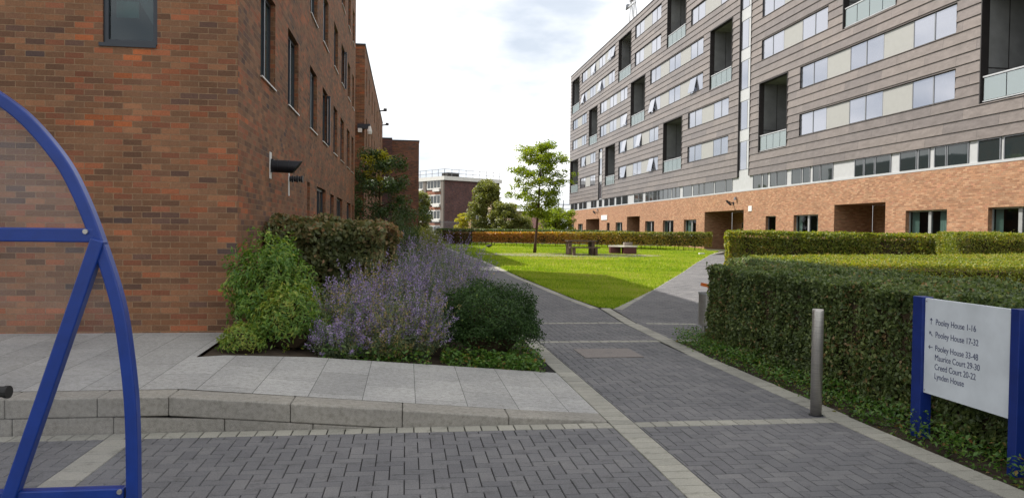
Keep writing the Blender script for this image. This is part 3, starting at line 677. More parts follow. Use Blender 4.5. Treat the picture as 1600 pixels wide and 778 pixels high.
blades('short sunlit grass of the triangular lawn', [(lawn_parts[0], 2400, .06), (lawn_parts[1], 1400, .075), (lawn_parts[2], 500, .10), (lawn_parts[3], 260, .10), (lawn_parts[4], 200, .11)], 0, 0, 'blade', 11)
gp = MB(); gv = [(7.6 + 4.9 * math.cos(a) * (1 + .06 * math.sin(3 * a)), 39.7 + 2.2 * math.sin(a) * (1 + .05 * math.sin(5 * a))) for a in [2 * math.pi * i / 40 for i in range(40)]]
gp.face([(x + 1.0, y - .2, tz(y) + 0.065) for x, y in gv]); o = gp.build('gravel_patch', 'gravel'); o['kind'] = 'structure'

# raised granite pavement beside the brown brick building
def rmp(x): return 0.285 * max(0.0, min(1.0, (1.75 - x) / 3.6))
def zp(x, y): return rmp(x) * (1 + 0.077 * (min(y, 9.9) - 6.45))
def zb(x, y): return rmp(x) * 1.20 - 0.03 + tz(y)
pl = MB()
xs = [-9, -6, -4, -3, -2.12, -1.85, -1.4, -1.0, -.5, 0, .5, 1.0, 1.4, 1.752]
def near_edge(x): return 8.55 if x >= -1.0 else (8.2 + (x + 2.12) * 0.3125 if x >= -2.12 else 9.83)
def near_edge2(x): return 8.55 + (x + 1.0) * 0.09 if x >= -1.0 else near_edge(x)
for a, b in zip(xs, xs[1:]):
    ya = near_edge2(a) if a > -2.12 or b > -2.12 else 9.83
    if abs(a + 2.12) < 1e-6: ya = 8.2
    yb = near_edge2(b)
    if b <= -2.11: ya = yb = 9.84
    n = 6
    for i in range(n):
        q = []
        for (x, ye) in ((a, ya), (b, yb)):
            q.append([6.74 + (ye - 6.74) * i / n, 6.74 + (ye - 6.74) * (i + 1) / n])
        pl.face([(a, q[0][0], zp(a, q[0][0])), (b, q[1][0], zp(b, q[1][0])), (b, q[1][1], zp(b, q[1][1])), (a, q[0][1], zp(a, q[0][1]))])
o = pl.build('pavement', 'granite_slab'); o['kind'] = 'structure'
ks = MB(); js = [-8.5, -7.6, -6.7, -5.8, -4.9, -4.0, -3.1, -2.42, -1.88, -0.93, -0.02, 0.88, 1.745]
for a, b in zip(js, js[1:]):
    a2, b2 = a + .0022, b - .0022
    T_ = lambda x: max(zp(x, 6.6), 0.012); B_ = lambda x: max(T_(x) - 0.155, -0.02)
    ks.prism([(a2, 6.452, B_(a)), (b2, 6.452, B_(b)), (b2, 6.74, B_(b)), (a2, 6.74, B_(a))], [(a2, 6.452, T_(a)), (b2, 6.452, T_(b)), (b2, 6.74, T_(b) + .002), (a2, 6.74, T_(a) + .002)])
js2 = [-8.5, -7.4, -6.3, -5.2, -4.1, -3.05, -2.3, -1.45, -0.75, 0.0]
for a, b in zip(js2, js2[1:]):
    T_ = lambda x: max(zp(x, 6.6) - 0.158, -0.04)
    ks.prism([(a + .002, 6.46, -.06), (b - .002, 6.46, -.06), (b - .002, 6.72, -.06), (a + .002, 6.72, -.06)], [(a + .002, 6.46, T_(a)), (b - .002, 6.46, T_(b)), (b - .002, 6.72, T_(b)), (a + .002, 6.72, T_(a))])
o = ks.build('kerb', 'granite', bevel=0.011); o['kind'] = 'structure'
jb = MB(); jb.box(-8.5, -1.5, 6.49, 6.7, -.05, .2); o = jb.build('kerb_joint', 'joint'); o['kind'] = 'structure'
# planting bed
bd = MB(); gx = [-2.12, -1.5, -1.0, -.5, 0, .6, 1.2, 1.72]
gy = [None, 9.0, 9.5, 9.83, 11, 13, 16, 20, 25, 32, 40]
for i in range(len(gx) - 1):
    for j in range(len(gy) - 1):
        P_ = []
        for (x, jj) in ((gx[i], j), (gx[i + 1], j), (gx[i + 1], j + 1), (gx[i], j + 1)):
            y = near_edge2(x) if gy[jj] is None else gy[jj]
            if x == -2.12 and gy[jj] is None: y = 8.2
            P_.append((x, y, (zp(x, y) - 0.035 if y < 9.9 else zb(x, y)) + .0))
        bd.face(P_)
o = bd.build('planting_bed', 'soil'); o['kind'] = 'structure'

# ------------------------------------------------------------------ facade helpers
def columns(u0, u1, v0, v1, ops):
    us = sorted({u0, u1} | {u for o in ops for u in (o[0], o[1]) if u0 < u < u1})
    for a, b in zip(us, us[1:]):
        mid = (a + b) / 2; segs = [(v0, v1)]
        for o in ops:
            if o[0] < mid < o[1]:
                new = []
                for s, e in segs:
                    if o[3] <= s or o[2] >= e: new.append((s, e)); continue
                    if o[2] > s: new.append((s, o[2]))
                    if o[3] < e: new.append((o[3], e))
                segs = new
        for s, e in segs: yield a, b, s, e
def wall(mb, axis, pos, inward, u0, u1, v0, v1, ops, depth=0.12, bottom=None):
    """a flat wall with rectangular openings and their reveals; axis 'x' means the plane X = pos; inward = +1/-1 along that axis"""
    P = (lambda u, v, d=0: (pos + inward * d, u, v)) if axis == 'x' else (lambda u, v, d=0: (u, pos + inward * d, v))
    for a, b, s, e in columns(u0, u1, v0, v1, ops): mb.face([P(a, s), P(b, s), P(b, e), P(a, e)])
    for o in ops:
        a, b, s, e = o[:4]; d = o[4] if len(o) > 4 else depth
        mb.face([P(a, s), P(a, e), P(a, e, d), P(a, s, d)]); mb.face([P(b, s), P(b, e), P(b, e, d), P(b, s, d)])
        mb.face([P(a, e), P(b, e), P(b, e, d), P(a, e, d)]); mb.face([P(a, s), P(b, s), P(b, s, d), P(a, s, d)])

# ------------------------------------------------------------------ grey metal-clad building on the right
XR = 22.5
rb = empty('apartment_building', 'long grey metal-clad apartment block above an orange brick ground floor', 'building', (XR, 55, tz(55)))
rows = [7.33 + 2.72 * k for k in range(6)]
low = [(90.5, 98.6), (67.2, 80.3), (51.9, 59.8), (29.2, 41.95), (9.0, 21.6)]
mid = [(95.4, 103.6), (77.3, 88.6), (56.8, 69.8), (39.1, 46.9), (20.0, 31.8)]
top = [(82.3, 98.4), (66.9, 74.85), (50.9, 59.5), (28.0, 40.0), (8.0, 21.0)]
strips = [(a, b, z, z + 1.26) for z in rows[:2] for a, b in low] + [(a, b, z, z + 1.26) for z in rows[2:4] for a, b in mid] + [(a, b, z, z + 1.28) for z in rows[4:] for a, b in top]
balc = [(a, b, 6.9, 11.3) for a, b in ((99.95, 104.6), (81.8, 85.8), (61.2, 65.8), (43.45, 47.1), (22.9, 27.75))] + \
       [(a, b, 12.35, 16.75) for a, b in ((89.9, 94.0), (71.4, 76.0), (51.5, 55.4), (33.25, 37.6), (14.0, 18.4))] + \
       [(a, b, 17.75, 22.2) for a, b in ((99.7, 104.2), (76.2, 80.8), (60.7, 65.2), (41.8, 45.8), (22.5, 26.5))]
stairs = [(48.5, 50.2, 5.5, 23.1), (87.2, 88.85, 5.5, 11.4)]
ops = strips + balc + stairs
zc = MB(); lap = 0.45333
for a, b, s, e in columns(5, 105.2, 5.5, 23.12, ops):
    k0 = int(math.floor((s - 5.5) / lap + 1e-6)); v = s
    while v < e - 1e-6:
        nx = min(e, 5.5 + (k0 + 1) * lap)
        if nx - v < 1e-4: k0 += 1; continue
        off = lambda z: 0.045 * (1 - (z - (5.5 + k0 * lap)) / lap)
        zc.face([(XR - off(v), a, v), (XR - off(v), b, v), (XR - off(nx), b, nx), (XR - off(nx), a, nx)])
        if abs(v - (5.5 + k0 * lap)) < 1e-5: zc.face([(XR - .045, a, v), (XR - .045, b, v), (XR, b, v), (XR, a, v)])
        v = nx; k0 += 1
zc.box(XR - .03, XR + 12, 4.9, 5.0, 5.5, 23.12); zc.box(XR, XR + 12, 105.2, 105.3, 5.5, 23.12); zc.box(XR + 11.9, XR + 12, 5, 105.2, 5.5, 23.12)
part(zc, 'metal_cladding', 'zinc', rb, fixn=False)
lapd = MB()       # dark reveals round the openings
for (a, b, s, e) in strips:
    for q in ([(a, s), (a, e)], [(b, s), (b, e)], [(a, e), (b, e)], [(a, s), (b, s)]):
        (p0, v0), (p1, v1) = q; lapd.face([(XR - .03, p0, v0), (XR - .03, p1, v1), (XR + .09, p1, v1), (XR + .09, p0, v0)])
for (a, b, s, e) in balc + stairs:
    d = 0.30 if (a, b, s, e) in balc else 0.12
    for (y0, y1, z0, z1) in ((a, a, s, e), (b, b, s, e)):
        lapd.box(XR - .050, XR + d, y0 - .05 if y0 == a else y0, y0 if y0 == a else y0 + .05, z0, z1)
    lapd.box(XR - .050, XR + d, a, b, e, e + .05)
lapd.box(XR - .05, XR + .4, 4.9, 105.25, 23.125, 23.20)
part(lapd, 'cladding_trim', 'zinc_dark', rb)
rf = MB(); rf.box(XR + .02, XR + 12, 5, 105.1, 22.7, 22.9); part(rf, 'roof', 'grey_far', rb)
bwin = [(102.1, 104.8, 1.2, 2.7), (96.8, 99.55, 1.2, 2.7), (83.6, 84.85, 1.2, 2.72), (78.5, 81.1, 1.2, 2.72), (68.0, 70.7, 1.1, 2.74), (62.85, 65.6, 1.1, 2.74), (57.7, 60.4, 1.1, 2.74), (44.6, 45.95, 1.0, 2.78), (39.7, 42.4, 1.0, 2.78), (29.5, 32.2, 1.0, 2.79), (24.5, 27.2, 1.0, 2.79), (14, 18, 1, 2.79)]
ent = [(88.2, 95.0, 0.1, 3.24), (72.4, 76.8, 0.1, 3.26), (49.15, 56.0, 0.1, 3.27), (33.7, 38.1, 0.1, 3.24)]
bw = MB(); wall(bw, 'x', XR - .01, 1, 4.9, 106.0, -0.5, 4.5, [w + (0.22,) for w in bwin] + [e + (2.2,) for e in ent])
bw.face([(XR - .01, 4.9, -.5), (XR + 12, 4.9, -.5), (XR + 12, 4.9, 4.5), (XR - .01, 4.9, 4.5)]); bw.face([(XR - .01, 106, -.5), (XR + 12, 106, -.5), (XR + 12, 106, 4.5), (XR - .01, 106, 4.5)])
for e in ent: bw.face([(XR + 2.2, e[0], e[2]), (XR + 2.2, e[1], e[2]), (XR + 2.2, e[1], e[3]), (XR + 2.2, e[0], e[3])])
bw.face([(XR - .01, 105.2, 4.5), (XR + 12, 105.2, 4.5), (XR + 12, 106, 4.5), (XR - .01, 106, 4.5)])
part(bw, 'brick_wall', 'brick_orange', rb, fixn=False)
for e in ent:
    d = MB(); y0, y1 = (e[0] + .5, e[0] + (e[1] - e[0]) * .72); d.box(XR + 2.12, XR + 2.18, y0, y1, .3, 2.5)
    do = part(d, 'entrance_door', 'frame_grey', rb)
    g = MB(); n = 3; w_ = (y1 - y0) / n
    for i in range(n): g.box(XR + 2.09, XR + 2.115, y0 + i * w_ + .07, y0 + (i + 1) * w_ - .07, .5, 2.4)
    part(g, 'pane', 'glass_teal', do)
def rwin(y0, y1, z0, z1, depth=0.2, curt=True):
    f = MB(); t = .06; x0, x1 = XR + depth - .06, XR + depth
    f.box(x0, x1, y0, y0 + t, z0, z1); f.box(x0, x1, y1 - t, y1, z0, z1); f.box(x0, x1, y0 + t, y1 - t, z0, z0 + t); f.box(x0, x1, y0 + t, y1 - t, z1 - t, z1)
    if y1 - y0 > 2: m = y0 + (y1 - y0) * .47; f.box(x0 - .02, x1, m - .09, m + .09, z0 + t, z1 - t)
    fo = part(f, 'window', 'frame_silver' if y1 - y0 > 2 else 'frame_grey', rb)
    g = MB(); g.face([(x0 + .03, y0 + t, z0 + t), (x0 + .03, y1 - t, z0 + t), (x0 + .03, y1 - t, z1 - t), (x0 + .03, y0 + t, z1 - t)]); part(g, 'pane', 'glass_clear', fo)
    b = MB(); b.box(x1 + .6, x1 + .65, y0 - .2, y1 + .2, z0 - .1, z1 + .1); b.box(x1 + .02, x1 + .6, y0 - .25, y0 - .2, z0 - .1, z1 + .1); b.box(x1 + .02, x1 + .6, y1 + .2, y1 + .25, z0 - .1, z1 + .1); part(b, 'room', 'dark_in', fo)
    if curt:
        c = MB()
        for (a, b_) in ((y0 + .05, y0 + (y1 - y0) * rnd.uniform(.12, .35)), (y1 - (y1 - y0) * rnd.uniform(.12, .3), y1 - .05)):
            n = 14
            for i in range(n):
                ya = a + (b_ - a) * i / n; yb = a + (b_ - a) * (i + 1) / n; o1 = .03 * (i % 2); o2 = .03 * ((i + 1) % 2)
                c.face([(x1 + .08 + o1, ya, z0), (x1 + .08 + o2, yb, z0), (x1 + .08 + o2, yb, z1), (x1 + .08 + o1, ya, z1)])
        part(c, 'curtain', 'curtain', fo)
for w in bwin: rwin(*w, 0.22, w[1] - w[0] > 2)
def strip_window(a, b, s, e, seed):
    rr = random.Random(seed); L_ = b - a; npn = max(1, round((L_ - 2.8) / 5.0)); gw = 1.4; pw = (L_ - 2 * gw * (npn + 1)) / npn
    x = XR + .055; g = MB(); pn = MB(); f = MB(); y = a; op = []
    for k in range(npn + 1):
        for j in range(2):
            y0, y1 = y + .035, y + gw - .035
            if y0 > 52 and rr.random() < 0.14: op.append((y0, y1))
            g.box(x, x + .02, y0, y1, s + .05, e - .05)
            y += gw
        if k < npn: pn.box(x - .012, x + .02, y + .012, y + pw - .012, s + .03, e - .03); y += pw
    f.box(x + .021, x + .06, a, b, s, e)
    y = a
    for k in range(npn + 1):
        f.box(x - .02, x + .021, y + gw - .034, y + gw + .034, s + .03, e - .03)
        for yy in (y + .017, y + 2 * gw - .017): f.box(x - .012, x + .021, yy - .016, yy + .016, s + .03, e - .03)
        y += 2 * gw + pw
    fo = part(f, 'window', 'frame_grey', rb); part(g, 'pane', 'glass_sky', fo); part(pn, 'spandrel_panel', 'panel_light', fo)
    if op:
        o_ = MB()
        for (y0, y1) in op:
            d = 0.26; o_.prism([(x - d, y0, s + .06), (x - d, y1, s + .06), (x - .03, y1, e - .05), (x - .03, y0, e - .05)], [(x - d + .03, y0, s + .06), (x - d + .03, y1, s + .06), (x, y1, e - .05), (x, y0, e - .05)])
        part(o_, 'tilted_pane', 'glass_sky', fo)
for i, st in enumerate(strips): strip_window(*st, i + 3)
for (a, b, s, e) in balc:
    D = 1.9; w = MB()
    w.face([(XR + .3, b, s), (XR + D, b, s), (XR + D, b, e), (XR + .3, b, e)]); w.face([(XR + .3, a, s), (XR + D, a, s), (XR + D, a, e), (XR + .3, a, e)])
    w.face([(XR, a, s), (XR + D, a, s), (XR + D, b, s), (XR, b, s)]); w.face([(XR + .3, a, e), (XR + D, a, e), (XR + D, b, e), (XR + .3, b, e)])
    for yy in (a, b):
        sg = 1 if yy == a else -1
        w.box(XR + .9, XR + 1.0, yy, yy + sg * .012, s + 1.55, s + 1.57) if False else None
    bo = part(w, 'balcony', 'concrete_in', rb)
    k = MB(); k.box(XR + D - .02, XR + D + .05, a, b, s, e); part(k, 'back_wall', 'recess_blue', bo)
    g = MB(); y0 = a + (b - a) * .18
    for (z0, z1) in ((s + .15, s + 2.15), (s + 2.75, s + 4.1)):
        for j in range(3):
            ya = y0 + j * (b - a) * .24; g.box(XR + D - .05, XR + D - .03, ya, ya + (b - a) * .21, z0, z1)
    part(g, 'pane', 'glass_dark', bo)
    jn = MB(); jn.box(XR + .3, XR + D, b - .012, b - .002, s + 1.42, s + 1.46); jn.box(XR + 1.15, XR + 1.18, b - .012, b - .002, s, e); part(jn, 'panel_joint', 'zinc_dark', bo)
    r = MB(); r.box(XR + .02, XR + .08, a + .05, b - .05, s + 1.02, s + 1.08); r.box(XR + .02, XR + .08, a + .05, b - .05, s + .06, s + .10)
    n = 4
    for j in range(n + 1):
        yy = a + .07 + (b - a - .14) * j / n; r.box(XR + .075, XR + .105, yy - .018, yy + .018, s, s + 1.02)
    part(r, 'railing', 'frame_silver', bo)
    q = MB()
    for j in range(n): q.box(XR + .045, XR + .057, a + .10 + (b - a - .14) * j / n, a + .04 + (b - a - .14) * (j + 1) / n, s + .12, s + 1.0)
    part(q, 'rail_glass', 'glass_rail', bo)
for (a, b, s, e) in stairs:
    f = MB(); f.box(XR + .09, XR + .12, a, b, s, e); fo = part(f, 'stair_window', 'frame_silver', rb); g = MB(); p = MB(); z = s; k = 0
    zz = 5.95 if e > 20 else 5.6
    p.box(XR + .06, XR + .085, a + .02, b - .02, s, zz) if zz > s + .1 else None
    z = zz
    while z < e - .3:
        h = 1.95 if k % 2 == 0 else .77; h = min(h, e - z)
        if k % 2 == 0:
            g.box(XR + .055, XR + .08, a + .55, b - .05, z + .05, z + h - .05); p.box(XR + .06, XR + .085, a + .05, a + .50, z + .05, z + h - .05)
        else: p.box(XR + .06, XR + .085, a + .02, b - .02, z + .015, z + h - .015)
        z += h; k += 1
    part(g, 'pane', 'glass_sky', fo); part(p, 'panel', 'panel_white', fo)
# ribbon of windows between brick and metal
rbn = MB(); rbn.box(XR + .05, XR + .14, 5, 105.1, 4.5, 5.5); rbn.box(XR - .02, XR + .05, 5, 105.1, 4.5, 4.56); rbn.box(XR - .015, XR + .05, 5, 105.1, 4.56, 4.60)
ro = part(rbn, 'ribbon_window_band', 'panel_white', rb)
gl = [(104.3, 102.3), (102.0, 100.3), (99.25, 97.3), (96.85, 95.0), (92.6, 91.2), (91.0, 89.9), (88.7, 87.3), (86.2, 84.4), (83.9, 81.9), (81.1, 79.2), (78.8, 76.8), (74.5, 73.1), (72.9, 71.7), (70.8, 69.7), (69.6, 68.65), (68.5, 67.4), (67.2, 65.9), (65.7, 64.6), (64.5, 63.7), (63.4, 62.7), (62.5, 61.6), (60.8, 58.9), (58.5, 57.5), (57.3, 56.4), (56.2, 54.5), (54.2, 52.4), (52.2, 51.2), (47.9, 46.75), (46.5, 45.9), (45.5, 44.75), (44.6, 43.45), (42.8, 41.7), (41.5, 40.75), (40.4, 39.7), (39.55, 38.4), (36.35, 35.6), (35.5, 34.7), (34.6, 33.45), (32.75, 31.6), (31.45, 30.75), (30.4, 29.7), (29.6, 28.4), (27.85, 26.7), (26.5, 25.4), (25, 23.6), (23.4, 22.5), (21.5, 20), (19.8, 18.6), (18.4, 17)]
for (b, a) in gl:
    fr = MB()
    for yy in (a, b): fr.box(XR + .01, XR + .05, yy - .025, yy + .025, 4.62, 5.49)
    fr.box(XR + .012, XR + .05, a + .025, b - .025, 5.44, 5.49)
    fo = part(fr, 'window', 'frame_grey', rb); g = MB(); g.box(XR + .03, XR + .048, a + .026, b - .026, 4.62, 5.44); part(g, 'pane', 'glass_dark', fo)
# little things fixed to its brick wall
def wall_lamp_right(y, z, label, s=1.0):
    r = empty('floodlight', label, 'light', (XR - .01, y, z), 'floodlights over the entrances')
    m = MB(); m.box(XR - .05, XR - .01, y - .08, y + .08, z - .1, z + .1); m.bar((XR - .03, y, z), (XR - .45 * s, y, z + .12), .05); part(m, 'bracket', 'black', r)
    m = MB(); m.bar((XR - .35 * s, y - .22 * s, z - .12), (XR - .62 * s, y + .05, z + .18), .24 * s, .14 * s); part(m, 'lamp_head', 'black', r)
    m = MB(); m.tube([(XR - .12, y - .5, z + .22), (XR - .12, y - .5, z + .42)], [.10, .06], 8); m.bar((XR - .02, y - .5, z + .4), (XR - .14, y - .5, z + .4), .04); part(m, 'camera_dome', 'frame_grey', r)
wall_lamp_right(50.8, 3.75, 'dark floodlight and camera on the brick above the wide near entrance', .8)
wall_lamp_right(89.3, 3.95, 'small dark floodlight above the farthest entrance', .8)
m = MB(); m.box(XR - .05, XR - .012, 47.9, 48.4, 3.15, 3.50); tag(m.build('notice_plate', 'white_plastic'), 'small white plate on the orange brick right of the wide near entrance', 'sign')
m = MB(); m.box(XR - .07, XR - .012, 84.6, 87.2, 3.05, 3.60); tag(m.build('name_plate', 'white_plastic'), 'white name board above and beside the farthest entrance', 'sign')
mast = empty('roof_mast', 'tangle of aerials and struts standing on the far roof edge', 'mast', (26, 87, 22.9))
m = MB()
for a, b, w in (((26, 89.4, 22.9), (26, 88.6, 30), .10), ((26, 87.2, 22.9), (26, 87.3, 29), .12), ((26, 84.5, 22.9), (26, 87.6, 30), .14), ((26, 90.4, 28.5), (26, 86.6, 28.3), .16), ((26, 85.8, 22.9), (26, 88.2, 28.2), .16), ((26, 88.8, 28.4), (26, 86.2, 30.4), .12)): m.bar(a, b, w)
part(m, 'strut', 'frame_silver', mast)
m = MB(); m.box(25.8, 26.2, 86.6, 87.6, 29.0, 29.9); m.box(25.8, 26.2, 87.9, 88.5, 28.8, 29.4); m.tube([(26, 90.6, 28.4), (26, 89.6, 28.6)], [.05, .3], 8); part(m, 'aerial', 'frame_grey', mast)

# ------------------------------------------------------------------ brown brick buildings on the left
XL = -2.06
lb = empty('brick_building', 'near brown brick building whose corner stands on the granite pavement', 'building', (XL, 9.83, .3))
cols2 = [(11.3, 12.5), (13.8, 15.05), (16.85, 18.15), (19.35, 20.6), (22.2, 23.45), (24.7, 25.95), (27.3, 28.45), (29.55, 30.5)]
cols1 = [(11.28, 12.5), (13.8, 15.1), (16.85, 18.15), (19.35, 20.6), (22.2, 23.4), (24.5, 25.8), (27.1, 28.4), (29.3, 30.4)]
grd = [(16.5, 16.95, 1.2, 2.63), (18.25, 20.2, .5, 2.63), (21.4, 22.45, .9, 2.6), (23.35, 25.4, .6, 2.6), (27.3, 29.1, .9, 2.58), (29.85, 30.8, .9, 2.56)]
lw = [(a, b, 3.78, 5.13) for a, b in cols1] + [(a, b, 6.22, 7.48) for a, b in cols2] + [(a, b, 8.68, 9.95) for a, b in cols2] + [(a, b, 11.1, 12.3) for a, b in cols2[:3]]
m = MB()
wall(m, 'x', XL, -1, 9.83, 18.6, -.3, 16.0, [o for o in lw + grd if o[1] < 18.6 ], .13); wall(m, 'x', XL, -1, 18.6, 31.3, -.3, 12.6, [o for o in lw + grd if o[0] > 18.6 and o[3] < 12.4], .13) if False else None
wall(m, 'x', XL, -1, 9.83, 18.2, -.3, 16.0, [o for o in lw + grd if o[1] <= 18.2], .13)  if False else None
m = MB()
wall(m, 'x', XL, -1, 9.83, 31.3, -.3, 12.6, [o for o in lw + grd if o[3] < 12.4], .13)
m.face([(XL, 9.83, 12.6), (XL, 18.2, 12.6), (XL, 18.2, 16), (XL, 9.83, 16)])  # taller near end, out of view, added so its shadow covers shelter and hedge
fw = [(-3.62, -3.0, 3.83, 5.13)]
wall(m, 'y', 9.83, 1, -16, XL, -.3, 16.0, fw, .10)
m.face([(-16, 18.2, 12.6), (XL, 18.2, 12.6), (XL, 18.2, 16), (-16, 18.2, 16)]); m.face([(-16, 31.3, -.3), (XL, 31.3, -.3), (XL, 31.3, 12.6), (-16, 31.3, 12.6)])
m.face([(-16, 9.83, -.3), (-16, 31.3, -.3), (-16, 31.3, 12.6), (-16, 9.83, 12.6)])
part(m, 'brick_wall', 'brick_brown', lb, fixn=False)
m = MB(); m.box(-15.9, XL - .02, 18.22, 31.25, 12.3, 12.45); m.box(-15.9, XL - .02, 9.85, 18.15, 15.7, 15.85); part(m, 'roof', 'grey_far', lb)
m = MB(); m.box(XL - .35, XL + .03, 9.8, 18.2, 16.0, 16.06); m.box(XL - .35, XL + .03, 18.2, 31.33, 12.6, 12.66); part(m, 'coping', 'frame_navy', lb)
def lwin(a, b, s, e, k, opened=False):
    f = MB(); t = .065; x0, x1 = XL - .13, XL - .075
    f.box(x0, x1, a, a + t, s, e); f.box(x0, x1, b - t, b, s, e); f.box(x0, x1, a + t, b - t, s, s + t); f.box(x0, x1, a + t, b - t, e - t, e)
    if b - a > 1.1 and not opened: f.box(x0, x1 + .01, a + (b - a) * .55 - .04, a + (b - a) * .55 + .04, s + t, e - t)
    fo = part(f, 'window', 'frame_navy', lb)
    g = MB(); g.box(x0 + .015, x0 + .03, a + t, b - t, s + t, e - t); part(g, 'pane', 'glass_teal', fo)
    if s > 3:
        q = MB(); q.box(XL - .074, XL + .028, a + .003, b - .003, s + .002, s + .024); part(q, 'sill', 'sill', fo)
    if opened:
        q = MB(); x2, x3 = XL - .02, XL + .07          # casement standing open at the far jamb
        q.box(x2, x3, b - .06, b - .01, s + .03, s + .10); q.box(x2, x3, b - .06, b - .01, e - .10, e - .03); q.box(x3 - .05, x3, b - .06, b - .01, s + .10, e - .10); q.box(x2, x2 + .02, b - .06, b - .01, s + .10, e - .10)
        part(q, 'open_casement', 'frame_navy', fo)
for k, w in enumerate([o for o in lw if o[3] < 12.2]):
    lwin(*w, k, (w[0], w[2]) in ((19.35, 3.78), (24.7, 6.22)))
for k, w in enumerate(grd): lwin(*w, k)
a, b, s, e = fw[0]; t = .055; f = MB()
f.box(a, a + t, 9.86, 9.93, s, e); f.box(b - t, b, 9.86, 9.93, s, e); f.box(a + t, b - t, 9.86, 9.93, s, s + .06); f.box(a + t, b - t, 9.86, 9.93, e - t, e); f.box(a - .04, b - .01, 9.81, 9.87, s - .03, s + .012)
fo = part(f, 'window', 'frame_navy', lb)
g = MB(); g.box(a + t, b - t, 9.895, 9.905, s + .06, e - t); part(g, 'pane', 'glass_clear', fo)
g = MB(); g.box(-4.6, -2.3, 11.4, 11.45, 2.8, 6.2); g.box(-4.6, -2.35, 9.97, 11.4, 2.85, 2.9); part(g, 'room', 'frame_navy', fo)
g = MB(); g.prism([(-3.0, 10.15, 3.9), (-3.55, 10.15, 4.85), (-3.55, 10.15, 5.2), (-2.7, 10.15, 3.95)], [(-3.0, 10.5, 3.9), (-3.55, 10.5, 4.85), (-3.55, 10.5, 5.2), (-2.7, 10.5, 3.95)]); part(g, 'stair_string', 'frame_grey', fo)
g = MB(); g.box(-3.56, -3.30, 10.1, 10.13, 4.22, 4.42); part(g, 'glass_guard', plain('green_guard', (0.16, 0.42, 0.36), 0.3), fo)
# floodlights on it
fl = empty('floodlight', 'big black tubular floodlight on a white plate on the brown brick wall', 'light', (XL, 12.1, 2.6))
m = MB(); m.box(XL, XL + .012, 12.02, 12.16, 2.40, 2.80); part(m, 'plate', 'white_plastic', fl)
m = MB(); n = 24; ring0 = []; ring1 = []
for i in range(n):
    th = 2 * math.pi * i / n; cy_, cz_ = .095 * math.cos(th), .095 * math.sin(th)
    ring0.append((XL + .03, 12.12 + cy_, 2.595 + cz_)); ring1.append((XL + .40 + (cz_ / .095) * .075, 12.12 + cy_, 2.585 + cz_))
m.prism(ring0, ring1); m.tube([(XL + .10, 12.12, 2.594), (XL + .115, 12.12, 2.594)], .10, 20); m.tube([(XL + .27, 12.12, 2.59), (XL + .285, 12.12, 2.59)], .10, 20); m.box(XL + .01, XL + .05, 12.08, 12.16, 2.5, 2.7)
part(m, 'lamp_tube', 'black', fl)
fl = empty('security_light', 'small black finned lamp on a white bar just below the big floodlight', 'light', (XL, 13.95, 2.4))
m = MB(); m.box(XL, XL + .012, 13.9, 13.99, 2.22, 2.74); part(m, 'bracket', 'white_plastic', fl)
m = MB()
for i in range(6): m.tube([(XL + .01 + i * .04, 13.98, 2.52), (XL + .04 + i * .04, 13.98, 2.52)], .062 if i % 2 else .05, 14)
part(m, 'lamp_head', 'black', fl)
# second block
b2 = empty('brick_building', 'lower brown brick block standing behind the near one, with slit windows', 'building', (-1.86, 34, .3))
sl = [(y, y + .75, z, z + 1.25) for z in (3.0, 5.45, 7.7) for y in (35.6, 38.0, 41.2, 44.5, 48.0, 51.0, 54.5)]
m = MB(); wall(m, 'x', -1.86, -1, 34.3, 59.3, 0, 9.66, sl, .13)
m.face([(-16, 34.3, 0), (-1.86, 34.3, 0), (-1.86, 34.3, 9.66), (-16, 34.3, 9.66)]); m.face([(-16, 59.3, 0), (-1.86, 59.3, 0), (-1.86, 59.3, 9.66), (-16, 59.3, 9.66)]); m.box(-15.9, -1.9, 34.35, 59.2, 9.3, 9.4)
part(m, 'brick_wall', 'brick_brown', b2, fixn=False)
for (a, b, s, e) in sl: m = MB(); m.box(-1.98, -1.95, a, b, s, e); part(m, 'window', 'glass_dark', b2)
m = MB(); m.box(-2.2, -1.83, 34.27, 59.33, 9.66, 9.73); m.box(-16, -2.2, 34.27, 34.6, 9.66, 9.73); part(m, 'coping', 'frame_navy', b2)
for (y, z) in ((52, 9.5), (57.5, 9.3)):
    g = empty('gull_spike', 'small dark fitting sticking out under the roof edge of the second block' + (', nearer one' if y == 52 else ', farther one'), 'fitting', (-1.84, y, z))
    m = MB(); m.bar((-1.86, y, z), (-1.5, y, z + .05), .08); m.box(-1.58, -1.36, y - .1, y + .25, z + .02, z + .18); part(m, 'arm', 'black', g)
cc = empty('security_camera', 'white dome camera on a dark arm on the corner of the second block', 'camera', (-1.9, 34.25, 6.1))
m = MB(); m.box(-2.15, -1.6, 34.05, 34.28, 6.02, 6.22); part(m, 'arm', 'frame_navy', cc)
m = MB(); m.box(-2.12, -1.95, 34.0, 34.1, 5.85, 6.02); m.tube([(-1.62, 34.05, 6.12), (-1.62, 34.05, 5.9), (-1.62, 34.05, 5.78)], [.05, .11, .09], 10); part(m, 'dome', 'white_plastic', cc)
b3 = empty('brick_building', 'plain windowless brick block closing the left side behind the trees', 'building', (-1.1, 60, .5))
m = MB(); m.box(-1.14, .92, 60.2, 76, 0, 8.50); part(m, 'brick_wall', 'brick_plum', b3)
m = MB(); m.box(-9, -1.142, 60.0, 76, 0, 8.62); part(m, 'dark_wall', 'brick_dark', b3)
m = MB(); m.box(-1.14, .95, 60.17, 60.5, 8.502, 8.58); m.box(-9, -1.14, 59.97, 60.3, 8.622, 8.70); m.box(.7, .95, 60.5, 76, 8.502, 8.58); part(m, 'coping', 'frame_navy', b3)

